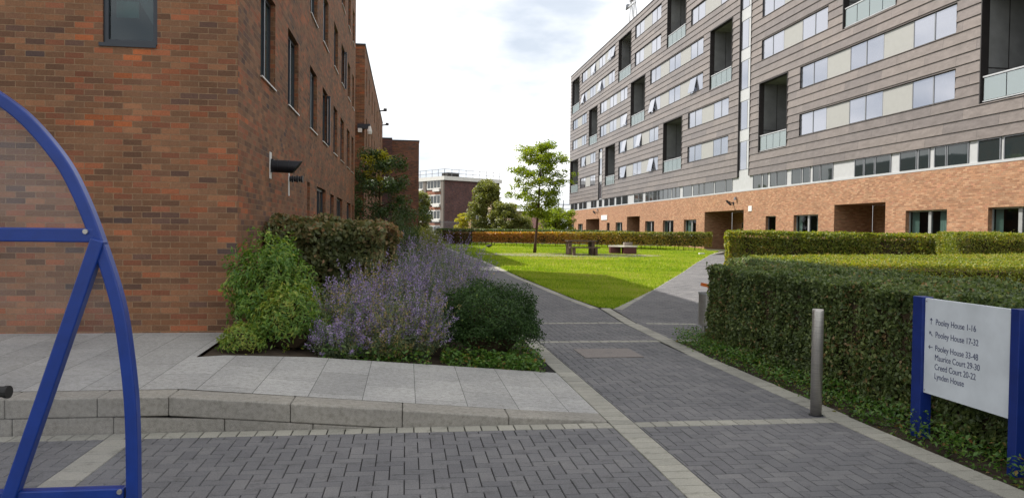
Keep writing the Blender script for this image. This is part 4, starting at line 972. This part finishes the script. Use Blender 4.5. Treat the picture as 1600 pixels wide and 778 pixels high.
# ------------------------------------------------------------------ far buildings
C0 = Vector((6.3, 130.0)); e1 = Vector((-4, 6.5)).normalized(); e2 = Vector((9.4, 6.0)).normalized()
fb = empty('apartment_building', 'four storey dark brick flats with white parapet and roof railing', 'building', (6.3, 130, .6))
def P3(u, v, z, out=0.0):      # u along the window front, v along the plain side
    q = C0 + e1 * u + e2 * v; return (q.x, q.y, z)
def fbox(mb, u0, u1, v0, v1, z0, z1): mb.prism([P3(u0, v0, z0), P3(u1, v0, z0), P3(u1, v1, z0), P3(u0, v1, z0)], [P3(u0, v0, z1), P3(u1, v0, z1), P3(u1, v1, z1), P3(u0, v1, z1)])
m = MB(); fbox(m, 0, 22, 0, 12, .2, 10.1); part(m, 'brick_wall', 'brick_dark', fb)
m = MB(); fbox(m, -.35, 22.3, -.35, 12.3, 10.1, 10.75); part(m, 'parapet', 'white_render', fb)
for u0 in (0, 5.4, 11, 16.6): m = MB(); fbox(m, u0, u0 + .8, -.25, 0, .2, 10.1); part(m, 'pilaster', 'grey_far', fb)
for k in range(3):
    for u0 in (.8, 6.2, 11.8): m = MB(); fbox(m, u0, u0 + 4.6, -.12, 0, 1.9 + k * 2.75, 3.2 + k * 2.75 - .35); part(m, 'red_spandrel', 'brick_red', fb)
for k in range(4):
    for j, u0 in enumerate((1.0, 6.4, 12.0)):
        z0 = .7 + k * 2.62; f = MB()
        fbox(f, u0, u0 + 4.2, -.16, -.02, z0, z0 + 1.75); fbox(f, u0, u0 + 2.0, -.45, -.16, z0 - .35, z0 + .15)
        fo = part(f, 'window', 'white_render', fb); g = MB()
        for q in range(4): fbox(g, u0 + .15 + q * 1.0, u0 + .95 + q * 1.0, -.19, -.165, z0 + .3, z0 + 1.55)
        part(g, 'pane', 'glass_dark', fo)
for z0 in (8.2, 3.0):
    f = MB(); fbox(f, -.1, 0, 6.7, 8.1, z0, z0 + 1.3); fo = part(f, 'window', 'white_render', fb); g = MB(); fbox(g, -.14, -.105, 6.85, 7.95, z0 + .35, z0 + 1.15); part(g, 'pane', 'glass_dark', fo)
m = MB()
for zz in (11.3, 11.95):
    for a, b in (((0, 0), (0, 12)), ((0, 0), (22, 0))): m.bar(P3(a[0], a[1], zz), P3(b[0], b[1], zz), .07)
for i in range(9): m.bar(P3(0, i * 1.5, 10.7), P3(0, i * 1.5, 12.0), .08)
for i in range(12): m.bar(P3(i * 1.9, 0, 10.7), P3(i * 1.9, 0, 12.0), .08)
part(m, 'railing', 'frame_grey', fb)
m = MB(); fbox(m, .8, 2.6, 1.2, 3.6, 10.75, 11.5); part(m, 'tank', 'dark_in', fb)
fh = empty('flat_block', 'low buff flat-roofed block seen past the lawn tree', 'building', (17, 105, .6))
m = MB(); m.box(14.0, 21.2, 105, 112, .2, 4.3); m.box(12.2, 15.5, 108, 116, .2, 5.4); part(m, 'brick_wall', 'brick_buff', fh)
m = MB(); m.box(19.4, 20.9, 104.95, 105, 2.2, 3.6); m.box(16.6, 17.6, 104.95, 105, 2.4, 3.5); m.box(13, 14, 107.95, 108, 3.6, 4.6); part(m, 'window', 'glass_dark', fh)
m = MB(); m.box(13.9, 21.3, 104.9, 112, 4.302, 4.45); part(m, 'coping', 'grey_far', fh)
fr_ = empty('gabled_house', 'small far house with a dark red roof and white window surrounds', 'house', (14, 92, .6))
m = MB(); m.box(12.0, 18, 92, 97, .2, 2.0); part(m, 'wall', 'brick_red', fr_)
m = MB(); m.prism([(11.8, 91.8, 1.8), (18.2, 91.8, 1.8), (18.2, 97.2, 1.8), (11.8, 97.2, 1.8)], [(13.0, 94, 3.4), (17.0, 94, 3.4), (17.0, 95, 3.4), (13.0, 95, 3.4)]); part(m, 'roof', plain('maroon_roof', (0.10, 0.04, 0.035), 0.8), fr_)
m = MB(); m.box(10.0, 11.2, 93, 96, .6, 3.8); m.box(12.4, 13.1, 91.9, 92, 2.4, 3.3); part(m, 'white_dormer', 'white_render', fr_)
fw_ = empty('brick_outbuilding', 'pale orange low brick outbuilding right of the dark flats', 'building', (9.8, 98, .6))
m = MB(); m.box(8.0, 9.3, 96, 100, .2, 3.0); part(m, 'wall', 'brick_orange', fw_)
m = MB(); m.box(9.3, 11.0, 96.4, 100, .2, 2.6); part(m, 'dark_wall', 'brick_dark', fw_); m = MB(); m.box(9.45, 9.9, 96.34, 96.4, 1.5, 2.2); part(m, 'plate', 'white_plastic', fw_)
ga = empty('gantry', 'thin metal gantry with crossbars against the sky beside the metal-clad building', 'gantry', (20.6, 112, .5))
m = MB()
for y in (118.5, 121.5): m.bar((23.6, y, .4), (23.6, y, 6.2), .10)
m.bar((22.6, 118.5, 5.9), (25.6, 118.5, 5.9), .12); m.bar((22.4, 118.5, 5.2), (25.4, 118.5, 5.2), .08); m.bar((24.4, 118.5, .4), (24.4, 118.5, 6.6), .10); m.bar((23.6, 118.5, 4.2), (24.4, 118.5, 5.9), .08)
part(m, 'frame', 'frame_grey', ga)
fe = empty('metal_fence', 'dark upright-bar fence in front of the dark brick flats', 'fence', (5, 92, .6))
m = MB()
for i in range(60): m.bar((2.2 + i * .125, 92, .5), (2.2 + i * .125, 92, 2.75), .03)
part(m, 'bars', 'frame_grey', fe)
m = MB(); m.bar((2.1, 92, 2.6), (9.7, 92, 2.6), .05); m.bar((2.1, 92, .9), (9.7, 92, .9), .05); part(m, 'rail', 'frame_grey', fe)

# ------------------------------------------------------------------ hedges
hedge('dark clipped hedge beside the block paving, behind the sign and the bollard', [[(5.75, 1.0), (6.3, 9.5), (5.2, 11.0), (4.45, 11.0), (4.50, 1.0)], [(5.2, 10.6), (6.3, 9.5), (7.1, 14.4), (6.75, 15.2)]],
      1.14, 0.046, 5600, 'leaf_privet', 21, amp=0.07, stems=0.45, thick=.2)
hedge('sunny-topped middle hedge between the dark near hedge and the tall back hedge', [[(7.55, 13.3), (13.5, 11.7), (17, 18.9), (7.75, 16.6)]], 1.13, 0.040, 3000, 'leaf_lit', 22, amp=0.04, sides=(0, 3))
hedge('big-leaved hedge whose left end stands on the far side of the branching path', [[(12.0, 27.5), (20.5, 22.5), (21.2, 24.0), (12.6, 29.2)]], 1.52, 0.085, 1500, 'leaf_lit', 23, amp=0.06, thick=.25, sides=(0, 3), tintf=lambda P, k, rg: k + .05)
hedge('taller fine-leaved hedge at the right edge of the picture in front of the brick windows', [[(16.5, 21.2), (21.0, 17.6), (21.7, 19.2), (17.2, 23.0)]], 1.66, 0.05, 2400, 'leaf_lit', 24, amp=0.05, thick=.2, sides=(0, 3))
hedge('long copper and green hedge along the back of the lawn', [[(4.9, 57.4), (12.0, 55.0), (12.3, 56.3), (5.2, 58.7)], [(12.0, 55.0), (20.3, 49.7), (21.0, 50.8), (12.3, 56.3)]], lambda x, y: 0.98 + max(0, x - 6) * .018, 0.13, 620, 'leaf_orange', 25, zlow=.28, amp=.05, thick=.28, stems=.4,
      tintf=lambda P, k, rg: 0.25 + np.clip((P[:, 0] - 9) / 10, 0, 1) * .62 + rg.normal(0, .16, len(P)) + np.clip((P[:, 2] - 1.35) * 1.2, 0, .3), sides=(0,))
hedge('short dark brown hedge left of the copper hedge', [[(2.95, 58.9), (4.75, 58.2), (4.95, 59.4), (3.1, 60)]], .92, 0.12, 600, 'leaf_brown', 26, amp=.05, thick=.25)
hedge('low green hedge running behind the copper hedge', [[(2.5, 66), (17, 63.5), (17.3, 65.5), (2.8, 68)]], 1.16, 0.14, 260, 'leaf_privet', 27, amp=.04, sides=(0,))
hedge('short green hedge in front of the farthest entrance', [[(18.6, 72), (21.6, 71), (21.8, 72.5), (18.8, 73.4)]], 1.12, 0.13, 260, 'leaf_privet', 28, amp=.04)
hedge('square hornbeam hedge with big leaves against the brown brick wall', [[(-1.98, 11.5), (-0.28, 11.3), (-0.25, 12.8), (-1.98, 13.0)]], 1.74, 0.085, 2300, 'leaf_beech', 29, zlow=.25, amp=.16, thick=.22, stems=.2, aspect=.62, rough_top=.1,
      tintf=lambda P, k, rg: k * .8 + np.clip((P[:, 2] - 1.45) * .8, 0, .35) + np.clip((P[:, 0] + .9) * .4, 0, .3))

# ------------------------------------------------------------------ trees
tree('young airy tree with layered light green leaves standing on the lawn', 7.05, 42.0, 6.15, .085, 40, 0.15, 58, 'leaf_tree', 31, .35, 1.42, .62, .36, lean=(.35, 0), sub=6, aspect=.40,
     shape=lambda q: 0.95 * math.sin(min(1, (q + .12) * 1.15) * math.pi * .78) + .12)
tree('dark leafy tree with a yellow top beside the end of the near brick building', -1.10, 32.6, 4.6, .07, 26, 0.12, 190, 'leaf_dark', 32, .05, 1.35, .8, .42, sub=3)
tree('small yellow-leaved tree rising out of the dark tree', -1.25, 32.4, 4.75, .03, 12, 0.12, 45, 'leaf_yellow', 33, .68, .50, .9, .26, sub=2)
tree('broad olive green tree in front of the dark brick flats', 7.9, 76, 6.0, .12, 34, 0.22, 150, 'leaf_olive', 34, .10, 1.55, .9, .55, sub=3)
tree('lower round tree right of the broad olive green tree', 9.3, 73, 3.6, .09, 24, 0.2, 120, 'leaf_olive', 35, .06, 1.35, .8, .5)
tree('low tree behind the lawn tree trunk', 10.9, 74, 2.3, .08, 22, 0.2, 110, 'leaf_olive', 36, .06, 1.3, .8, .5)
tree('wide bushy tree left of the metal-clad building end', 14.3, 73, 3.0, .09, 30, 0.2, 130, 'leaf_tree', 37, .02, 1.9, .7, .55)
tree('green tree half hidden by the plain brick block', 1.15, 79, 5.0, .12, 26, 0.22, 130, 'leaf_olive', 38, .10, 1.15, .9, .55)
tree('very small pale yellow tree in front of the metal fence', 6.3, 86, 2.9, .04, 14, 0.2, 60, 'leaf_yellow', 39, .25, .7, .8, .35)
shrub('dark feathery conifer shrub behind the hornbeam hedge', (-.15, 19.5), .55, .7, 1.85, 9000, .06, 'leaf_dark', 41, z=.2, aspect=.25)
shrub('dark spreading shrub against the brick wall behind the hornbeam hedge', (-1.3, 22), .9, 1.6, 1.5, 9000, .07, 'leaf_dark', 42, z=.3)
shrub('tangled green shrub by the path beyond the Russian sage', (0.55, 27), .8, 2.5, 1.5, 9000, .08, 'leaf_olive', 43, z=.2)
shrub('leafy shrub under the dark tree', (0.3, 34), 1.0, 3.0, 1.4, 8000, .09, 'leaf_dark', 44, z=.3)
# planting bed
shrub('bright green leafy shrub at the corner of the brown brick wall', (-1.62, 9.62), .47, .50, 1.30, 9500, .068, 'leaf_bright', 45, z=.17, aspect=.30, shell=.6, tintf=lambda P, k, rg: k + .1, lumpy=1.6)
shrub('yellow-green leafy shrub in front of the bright green one', (-1.33, 9.15), .42, .36, .82, 5200, .066, 'leaf_bright', 46, z=.16, aspect=.30, shell=.6, tintf=lambda P, k, rg: k + .28)
shrub('low yellowing shrub on the paving edge of the bed', (-1.78, 8.80), .24, .22, .42, 1700, .05, 'leaf_bright', 47, z=.18, aspect=.3, tintf=lambda P, k, rg: k + .38)
shrub('dense dark box bush at the path corner of the bed', (1.06, 9.72), .62, .60, .96, 32000, .027, 'leaf_box', 48, z=.0, aspect=.62, box=True, shell=.3, tipw=0, spread=.9, lumpy=.8)
shrub('smaller box bush behind the Russian sage', (1.15, 12.2), .5, .9, .85, 9000, .03, 'leaf_box', 49, z=.0, aspect=.6)
SG = [(-.74, 9.30, .50, .48, .80, 330, .45), (-.30, 9.02, .50, .42, .74, 340, .5), (.12, 9.22, .46, .42, .84, 320, .35), (-.38, 10.0, .55, .5, 1.12, 330, .45), (.16, 10.25, .55, .5, 1.16, 360, .2), (.70, 11.15, .6, .55, 1.26, 380, .15),
      (.05, 11.4, .6, .6, 1.27, 340, .2), (.55, 12.7, .75, .8, 1.40, 360, .1), (-.05, 14.2, .8, .9, 1.42, 320, .1), (.95, 14.4, .7, .9, 1.34, 340, .1), (.45, 17.3, .9, 1.4, 1.32, 320, .1), (-.72, 8.84, .34, .2, .42, 200, .15)]
where = ['lilac clump beside the yellow-green shrub', 'front clump with yellow stems at the middle of the bed edge', 'lilac clump touching the left of the box bush', 'clump in front of the hornbeam hedge', 'tall lilac clump behind the box bush', 'lilac clump leaning over the path behind the box bush',
         'clump in the middle of the bed behind the front ones', 'tall lilac clump in the second half of the bed', 'silvery clump beside the hornbeam hedge end', 'lilac clump next to the paved path farther back', 'farthest silvery clump of the bed', 'small low sprig at the paving edge']
for i, (x, y, rx, ry, h, n, ye) in enumerate(SG): sage('Russian sage, ' + where[i], (x, y), rx, ry, h, n, 60 + i, (zp(x, y) - .04 if y < 9.9 else zb(x, y)), ye)
# low ground cover
def cover(label, pts, leaf, seed, mat='leaf_cover', name='ground_cover', hgt=.07):
    rg = np.random.default_rng(seed); P = []
    for (x0, x1, y0, y1, n, zf) in pts:
        q = np.column_stack([rg.uniform(x0, x1, n), rg.uniform(y0, y1, n)]); dn = wob(np.column_stack([q, q[:, 0] * 0]), 5, seed) + rg.random(n) * 1.2 > .25
        q = q[dn]; z = np.array([zf(x, y) for x, y in q]) + rg.random(len(q)) ** 1.6 * hgt * (1.3 + wob(np.column_stack([q, q[:, 0] * 0]), 3, 2)); P.append(np.column_stack([q, z]))
    P = np.concatenate(P); o = leaf_obj(name, P, np.tile([0, 0, 1.0], (len(P), 1)), leaf, mat, None, aspect=.5, seed=seed, spread=.6); tag(o, label, 'ground cover', None, 'stuff')
cover('low leafy plants in front of the box bush and along the bed edge', [(.42, 1.62, 8.75, 9.35, 2600, lambda x, y: zp(x, y) - .03), (-.9, .3, 8.62, 8.9, 500, lambda x, y: zp(x, y) - .03), (1.3, 1.7, 9.3, 13, 1500, lambda x, y: .0), (-2., 1.6, 12.8, 30, 5200, lambda x, y: zb(x, y))], .055, 71, hgt=.12)
cover('weeds and seedlings at the foot of the dark near hedge', [(4.04, 4.75, 2.6, 11.2, 19000, lambda x, y: -.04), (3.97, 4.08, 1.5, 11.2, 420, lambda x, y: .0), (4.3, 4.9, 10.8, 12.0, 1200, lambda x, y: -.04)], .042, 72, hgt=.13)
sb = MB(); sb.face([(4.03, .3, -.02), (7.5, .3, -.02), (7.5, 15.8, -.02), (6.6, 15.8, -.02), (4.9, 11.2, -.02), (4.06, 11.2, -.02)]); o = sb.build('soil_strip', 'soil'); o['kind'] = 'structure'

# ------------------------------------------------------------------ sign
sg = empty('sign', 'white direction board between two blue posts in front of the dark hedge', 'sign', (4.245, 5.33, 0))
for (y0, y1) in ((4.775, 4.855), (5.785, 5.905)):
    m = MB(); m.box(4.21, 4.31, y0, y1, -.05, 1.15); part(m, 'post', 'navy_paint', sg, bevel=.004)
m = MB(); m.box(4.235, 4.262, 4.857, 5.783, .365, 1.142); pn = part(m, 'panel', 'sign_white', sg, bevel=.002)
def text(s, y, z, size, parent, mat='sign_text', x=4.2345):
    cu = bpy.data.curves.new('t', 'FONT'); cu.body = s; cu.size = size; cu.extrude = .0006; cu.space_character = 0.98
    o = bpy.data.objects.new('t', cu); col.objects.link(o); bpy.context.view_layer.update()
    me = bpy.data.meshes.new_from_object(o); bpy.data.objects.remove(o)
    Mx = Matrix(((0, 0, -1, x), (-.86, 0, 0, y), (0, 1, 0, z), (0, 0, 0, 1)))
    rt = parent
    while rt.parent: rt = rt.parent
    me.transform(Matrix.Translation(-Vector(rt.location)) @ Mx); me.materials.append(MAT[mat])
    t = bpy.data.objects.new('lettering', me); link(t, parent); return t
for s, z in (('Pooley House 1-16', .937), ('Pooley House 17-32', .835), ('Pooley House 33-48', .727), ('Maurice Court 29-30', .652), ('Creed Court 20-22', .577), ('Lynden House', .502)): text(s, 5.655, z, .068, pn)
def arrow(y, z, ang):
    m = MB(); c = Vector((4.2338, y, z)); d = Vector((0, -math.sin(ang), math.cos(ang))); n_ = Vector((0, math.cos(ang), math.sin(ang)))
    m.bar(c - d * .024, c + d * .022, .0012, .005, up=tuple(n_)); tip = c + d * .024
    for s_ in (1, -1): m.bar(tip, tip - d * .016 + n_ * .013 * s_, .0012, .005, up=tuple(n_))
    part(m, 'arrow', 'sign_text', pn)
for y_ in (4.875, 5.765):
    for z_ in (.39, 1.118): m = MB(); m.tube([(4.2352, y_, z_), (4.232, y_, z_)], .006, 10); part(m, 'screw', 'steel', pn)
arrow(5.705, .960, 0); arrow(5.705, .858, R(-45)); arrow(5.705, .750, R(-90))

# ------------------------------------------------------------------ bollard, bin, manhole
bo = empty('bollard', 'brushed steel bollard standing at the kerb in front of the hedge', 'bollard', (3.73, 6.55, 0))
m = MB(); m.tube([(3.73, 6.55, -.05), (3.73, 6.55, .958), (3.73, 6.55, .972)], [.0505, .0505, .047], 28); part(m, 'post', 'steel', bo)
for f_ in bo.children[0].data.polygons: f_.use_smooth = len(f_.vertices) == 4
m = MB(); m.tube([(3.73, 6.55, .0005), (3.73, 6.55, .006)], .066, 24); part(m, 'base_collar', 'black', bo)
bn = empty('litter_bin', 'grey metal litter bin on a post behind the hedge corner', 'bin', (4.76, 11.5, 0))
m = MB(); m.tube([(4.76, 11.5, .22), (4.76, 11.5, .70)], .20, 24); part(m, 'drum', 'steel', bn)
m = MB(); m.tube([(4.76, 11.5, .70), (4.76, 11.5, .735)], .207, 24); m.tube([(4.76, 11.5, .736), (4.76, 11.5, .74)], .17, 20); part(m, 'rim', 'frame_silver', bn)
m = MB(); m.tube([(4.62, 11.45, -.03), (4.62, 11.45, .22)], .032, 12); m.tube([(4.86, 11.56, -.03), (4.86, 11.56, .22)], .032, 12); part(m, 'leg', 'steel', bn)
m = MB(); m.bar((4.55, 11.40, .86), (4.86, 11.36, .80), .12, .05); m.bar((4.70, 11.42, .83), (4.84, 11.44, .76), .12, .07); tag(m.build('litter', 'orange'), 'orange carton lying on top of the litter bin', 'litter')
m = MB(); m.box(2.335, 3.135, 9.80, 10.54, .001, .009); tag(m.build('manhole_cover', 'granite_pink'), 'speckled pinkish recessed cover set in the block paving', 'cover')
m = MB(); m.box(2.70, 2.80, 10.16, 10.18, .0095, .0115); h_ = m.build('lifting_slot', 'black'); h_.parent = bpy.data.objects['manhole_cover']

# ------------------------------------------------------------------ lawn furniture
tb = empty('picnic_table', 'timber picnic table with slab legs on the gravel in the lawn', 'table', (9.2, 39.6, .37)); z = tz(39.6) + .08
m = MB(); m.box(8.35, 9.95, 39.35, 40.15, z + .68, z + .75); part(m, 'tabletop', 'wood_bench', tb)
for x in (8.42, 9.65):
    m = MB(); m.box(x, x + .17, 39.4, 40.1, z - .1, z + .68); part(m, 'leg', 'wood_bench', tb)
bn_ = empty('bench', 'low timber bench in front of the picnic table', 'bench', (9.4, 38.9, .37))
m = MB(); m.box(8.38, 9.98, 38.85, 39.15, z + .36, z + .42); part(m, 'seat', 'wood_bench', bn_)
for x in (8.55, 9.72):
    m = MB(); m.box(x, x + .13, 38.87, 39.13, z - .1, z + .36); part(m, 'leg', 'wood_bench', bn_)
st = empty('stone_seat', 'pale topped seat on maroon blocks at the end of the gravel', 'bench', (12.1, 41.8, .4)); z = tz(41.8)
m = MB(); m.prism([(11.35, 42.4, z + .44), (12.0, 41.4, z + .44), (12.75, 41.4, z + .44), (12.2, 42.5, z + .44)], [(11.35, 42.4, z + .52), (12.0, 41.4, z + .52), (12.75, 41.4, z + .52), (12.2, 42.5, z + .52)]); part(m, 'seat', 'pale_stone', st)
for (x0, x1, y0, y1) in ((12.0, 12.72, 41.45, 41.95), (11.4, 12.0, 42.1, 42.45)):
    m = MB(); m.box(x0, x1, y0, y1, z - .05, z + .44); part(m, 'leg', 'maroon', st)
m = MB(); m.box(12.2, 12.68, 42.1, 42.35, z + .522, z + .70); part(m, 'backrest', 'gravel', st)
m = MB(); m.box(16.7, 17.0, 42.2, 42.4, tz(42) + .02, tz(42) + .14); tag(m.build('paper_scrap', 'white_plastic'), 'white scrap of paper on the grass near the right corner of the lawn', 'litter')
cr = empty('crow', 'small black crow standing on the lawn left of the tree', 'bird', (5.3, 49.5, tz(49.5)))
bm = bmesh.new(); bmesh.ops.create_icosphere(bm, subdivisions=2, radius=1)
for v in bm.verts:
    c = v.co; tl = max(0, -c.x); hd = max(0, c.x - .3)
    v.co = Vector((c.x * .22, c.y * .085 * (1 - tl * .55), c.z * .09 * (1 - tl * .6) + .2 + hd * .12))
me = bpy.data.meshes.new('body'); bm.to_mesh(me); bm.free(); me.materials.append(MAT['crow']); link(bpy.data.objects.new('body', me), cr)
m = MB(); m.tube([(5.33, 49.47, tz(49.5) - .01), (5.32, 49.47, tz(49.5) + .14)], .012, 4); m.tube([(5.30, 49.53, tz(49.5) - .01), (5.31, 49.53, tz(49.5) + .14)], .012, 4); part(m, 'leg', 'crow', cr)
br = empty('barrier', 'small red and white barrier far down the path', 'barrier', (1.8, 66, .6))
m = MB(); m.box(1.45, 2.1, 66, 66.1, .85, 1.15); part(m, 'board', 'red', br)
m = MB(); m.box(1.5, 1.56, 66.02, 66.08, .5, 1.35); m.box(2.0, 2.06, 66.02, 66.08, .5, 1.25); m.box(1.3, 1.48, 66.0, 66.1, 1.2, 1.28); part(m, 'post', 'white_plastic', br)

# ------------------------------------------------------------------ blue cycle shelter
YS = 3.6
sh = empty('cycle_shelter', 'blue tubular arched cycle shelter with clear plastic sheets', 'shelter', (-2.45, 2.4, 0))
half = [(-1.179, 0), (-1.179, .437), (-1.185, .805), (-1.207, 1.063), (-1.247, 1.32), (-1.332, 1.603), (-1.406, 1.798), (-1.485, 1.95), (-1.615, 2.113), (-1.743, 2.219), (-1.93, 2.33), (-2.15, 2.40), (-2.45, 2.43)]
full = half + [(-4.9 - x, z) for x, z in reversed(half[:-1])]
def cr_(pts, n=5):
    out = []
    for i in range(len(pts) - 1):
        p0 = pts[max(i - 1, 0)]; p1 = pts[i]; p2 = pts[i + 1]; p3 = pts[min(i + 2, len(pts) - 1)]
        for k in range(n):
            t = k / n; out.append(tuple(0.5 * (2 * p1[j] + (p2[j] - p0[j]) * t + (2 * p0[j] - 5 * p1[j] + 4 * p2[j] - p3[j]) * t * t + (3 * p1[j] - p0[j] - 3 * p2[j] + p3[j]) * t ** 3) for j in (0, 1)))
    out.append(pts[-1]); return out
arc = cr_(full)
def normals(a):
    o = []
    for i in range(len(a)):
        p, q = a[max(i - 1, 0)], a[min(i + 1, len(a) - 1)]; dx, dz = q[0] - p[0], q[1] - p[1]; l = math.hypot(dx, dz); o.append((-dz / l, dx / l))
    return o
nr = normals(arc)      # points inward (left-hand of the travel direction)
def hoop(y0, y1):
    m = MB(); w = .052
    for i in range(len(arc) - 1):
        (ax, az), (bx_, bz) = arc[i], arc[i + 1]; (anx, anz), (bnx, bnz) = nr[i], nr[i + 1]
        A = [(ax, y0, az), (ax, y1, az), (ax + anx * w, y1, az + anz * w), (ax + anx * w, y0, az + anz * w)]
        B = [(bx_, y0, bz), (bx_, y1, bz), (bx_ + bnx * w, y1, bz + bnz * w), (bx_ + bnx * w, y0, bz + bnz * w)]
        for k in range(4): m.face([A[k], A[(k + 1) % 4], B[(k + 1) % 4], B[k]])
    bm_ = part(m, 'hoop', 'blue_paint', sh)
    me_ = bm_.data; b_ = bmesh.new(); b_.from_mesh(me_); bmesh.ops.remove_doubles(b_, verts=b_.verts, dist=.0004); bmesh.ops.recalc_face_normals(b_, faces=b_.faces); b_.to_mesh(me_); b_.free()
    mo = bm_.modifiers.new('bevel', 'BEVEL'); mo.width = .006; mo.segments = 2; mo.limit_method = 'ANGLE'; mo.angle_limit = R(40)
hoop(3.60, 3.66); hoop(1.15, 1.21)
for (a, b, w) in (((-1.36, 3.63, 1.608), (-3.54, 3.63, 1.608), .062), ((-1.345, 3.615, 1.59), (-1.86, 3.615, 0.0), .058), ((-1.24, 3.63, .455), (-3.66, 3.63, .455), .055)):
    m = MB(); m.bar(a, b, w if a[2] != 1.59 else .060, w); part(m, 'cross_bar' if a[2] != 1.59 else 'diagonal_brace', 'blue_paint', sh, bevel=.006)
m = MB()
for p in ((-1.395, 3.596, 1.625), (-1.255, 3.60, .47)): m.tube([(p[0], p[1] + .01, p[2]), (p[0], p[1] - .008, p[2])], .011, 10)
part(m, 'bolt', 'steel', sh)
m = MB(); n0 = len(arc); m.face([(x + a_ * .02, 3.645, z + b_ * .02) for (x, z), (a_, b_) in zip(arc, nr)] ); part(m, 'end_sheet', 'polycarb', sh, fixn=False)
m = MB()
i0, i1 = 47, len(arc) - 48
for i in range(i0, i1):
    (x, z), (x2, z2) = arc[i], arc[i + 1]; (a_, b_), (a2, b2_) = nr[i], nr[i + 1]; f = -.004
    m.face([(x + a_ * f, 1.1, z + b_ * f), (x + a_ * f, 3.72, z + b_ * f), (x2 + a2 * f, 3.72, z2 + b2_ * f), (x2 + a2 * f, 1.1, z2 + b2_ * f)])
part(m, 'roof_sheet', 'polycarb', sh, fixn=False)
# a bicycle parked in it: only the end of its handlebar shows
bk = empty('bicycle', 'bicycle in the blue shelter, only its black handlebar grip in view', 'bicycle', (-1.66, 2.1, 0)); xb = -1.60
for y in (2.68, 1.62):
    m = MB(); m.tube([(xb, y + .31 * math.cos(2 * math.pi * i / 32), .33 + .31 * math.sin(2 * math.pi * i / 32)) for i in range(33)], .02, 8, cap=False)
    for i in range(12): m.tube([(xb, y, .33), (xb, y + .3 * math.cos(i * .524), .33 + .3 * math.sin(i * .524))], .0015, 3, cap=False)
    part(m, 'wheel', 'rubber', bk)
m = MB()
for a, b in (((xb, 2.68, .33), (xb, 2.56, .90)), ((xb, 2.57, .82), (xb, 2.14, .30)), ((xb, 2.14, .30), (xb, 1.98, .86)), ((xb, 2.57, .85), (xb, 2.0, .80)), ((xb, 2.14, .30), (xb, 1.62, .33)), ((xb, 1.62, .33), (xb, 2.0, .80))): m.tube([a, b], .016, 8)
part(m, 'frame', 'black', bk)
m = MB(); m.tube([(xb, 2.56, .9), (xb, 2.58, 1.105)], .014, 8); m.tube([(xb - .24, 2.52, 1.105), (xb, 2.58, 1.105), (xb + .24, 2.54, 1.105)], .012, 8); part(m, 'handlebar', 'steel', bk)
m = MB(); m.tube([(xb + .20, 2.55, 1.105), (xb + .315, 2.535, 1.105)], .018, 12); m.tube([(xb + .305, 2.536, 1.105), (xb + .318, 2.534, 1.105)], .021, 12); m.tube([(xb - .20, 2.55, 1.105), (xb - .315, 2.535, 1.105)], .018, 12); part(m, 'grip', 'rubber', bk)
m = MB(); m.prism([(xb - .07, 1.86, .90), (xb + .07, 1.86, .90), (xb + .02, 2.12, .90), (xb - .02, 2.12, .90)], [(xb - .07, 1.86, .94), (xb + .07, 1.86, .94), (xb + .02, 2.12, .94), (xb - .02, 2.12, .94)]); part(m, 'saddle', 'rubber', bk)
bk.location.y += 0.165
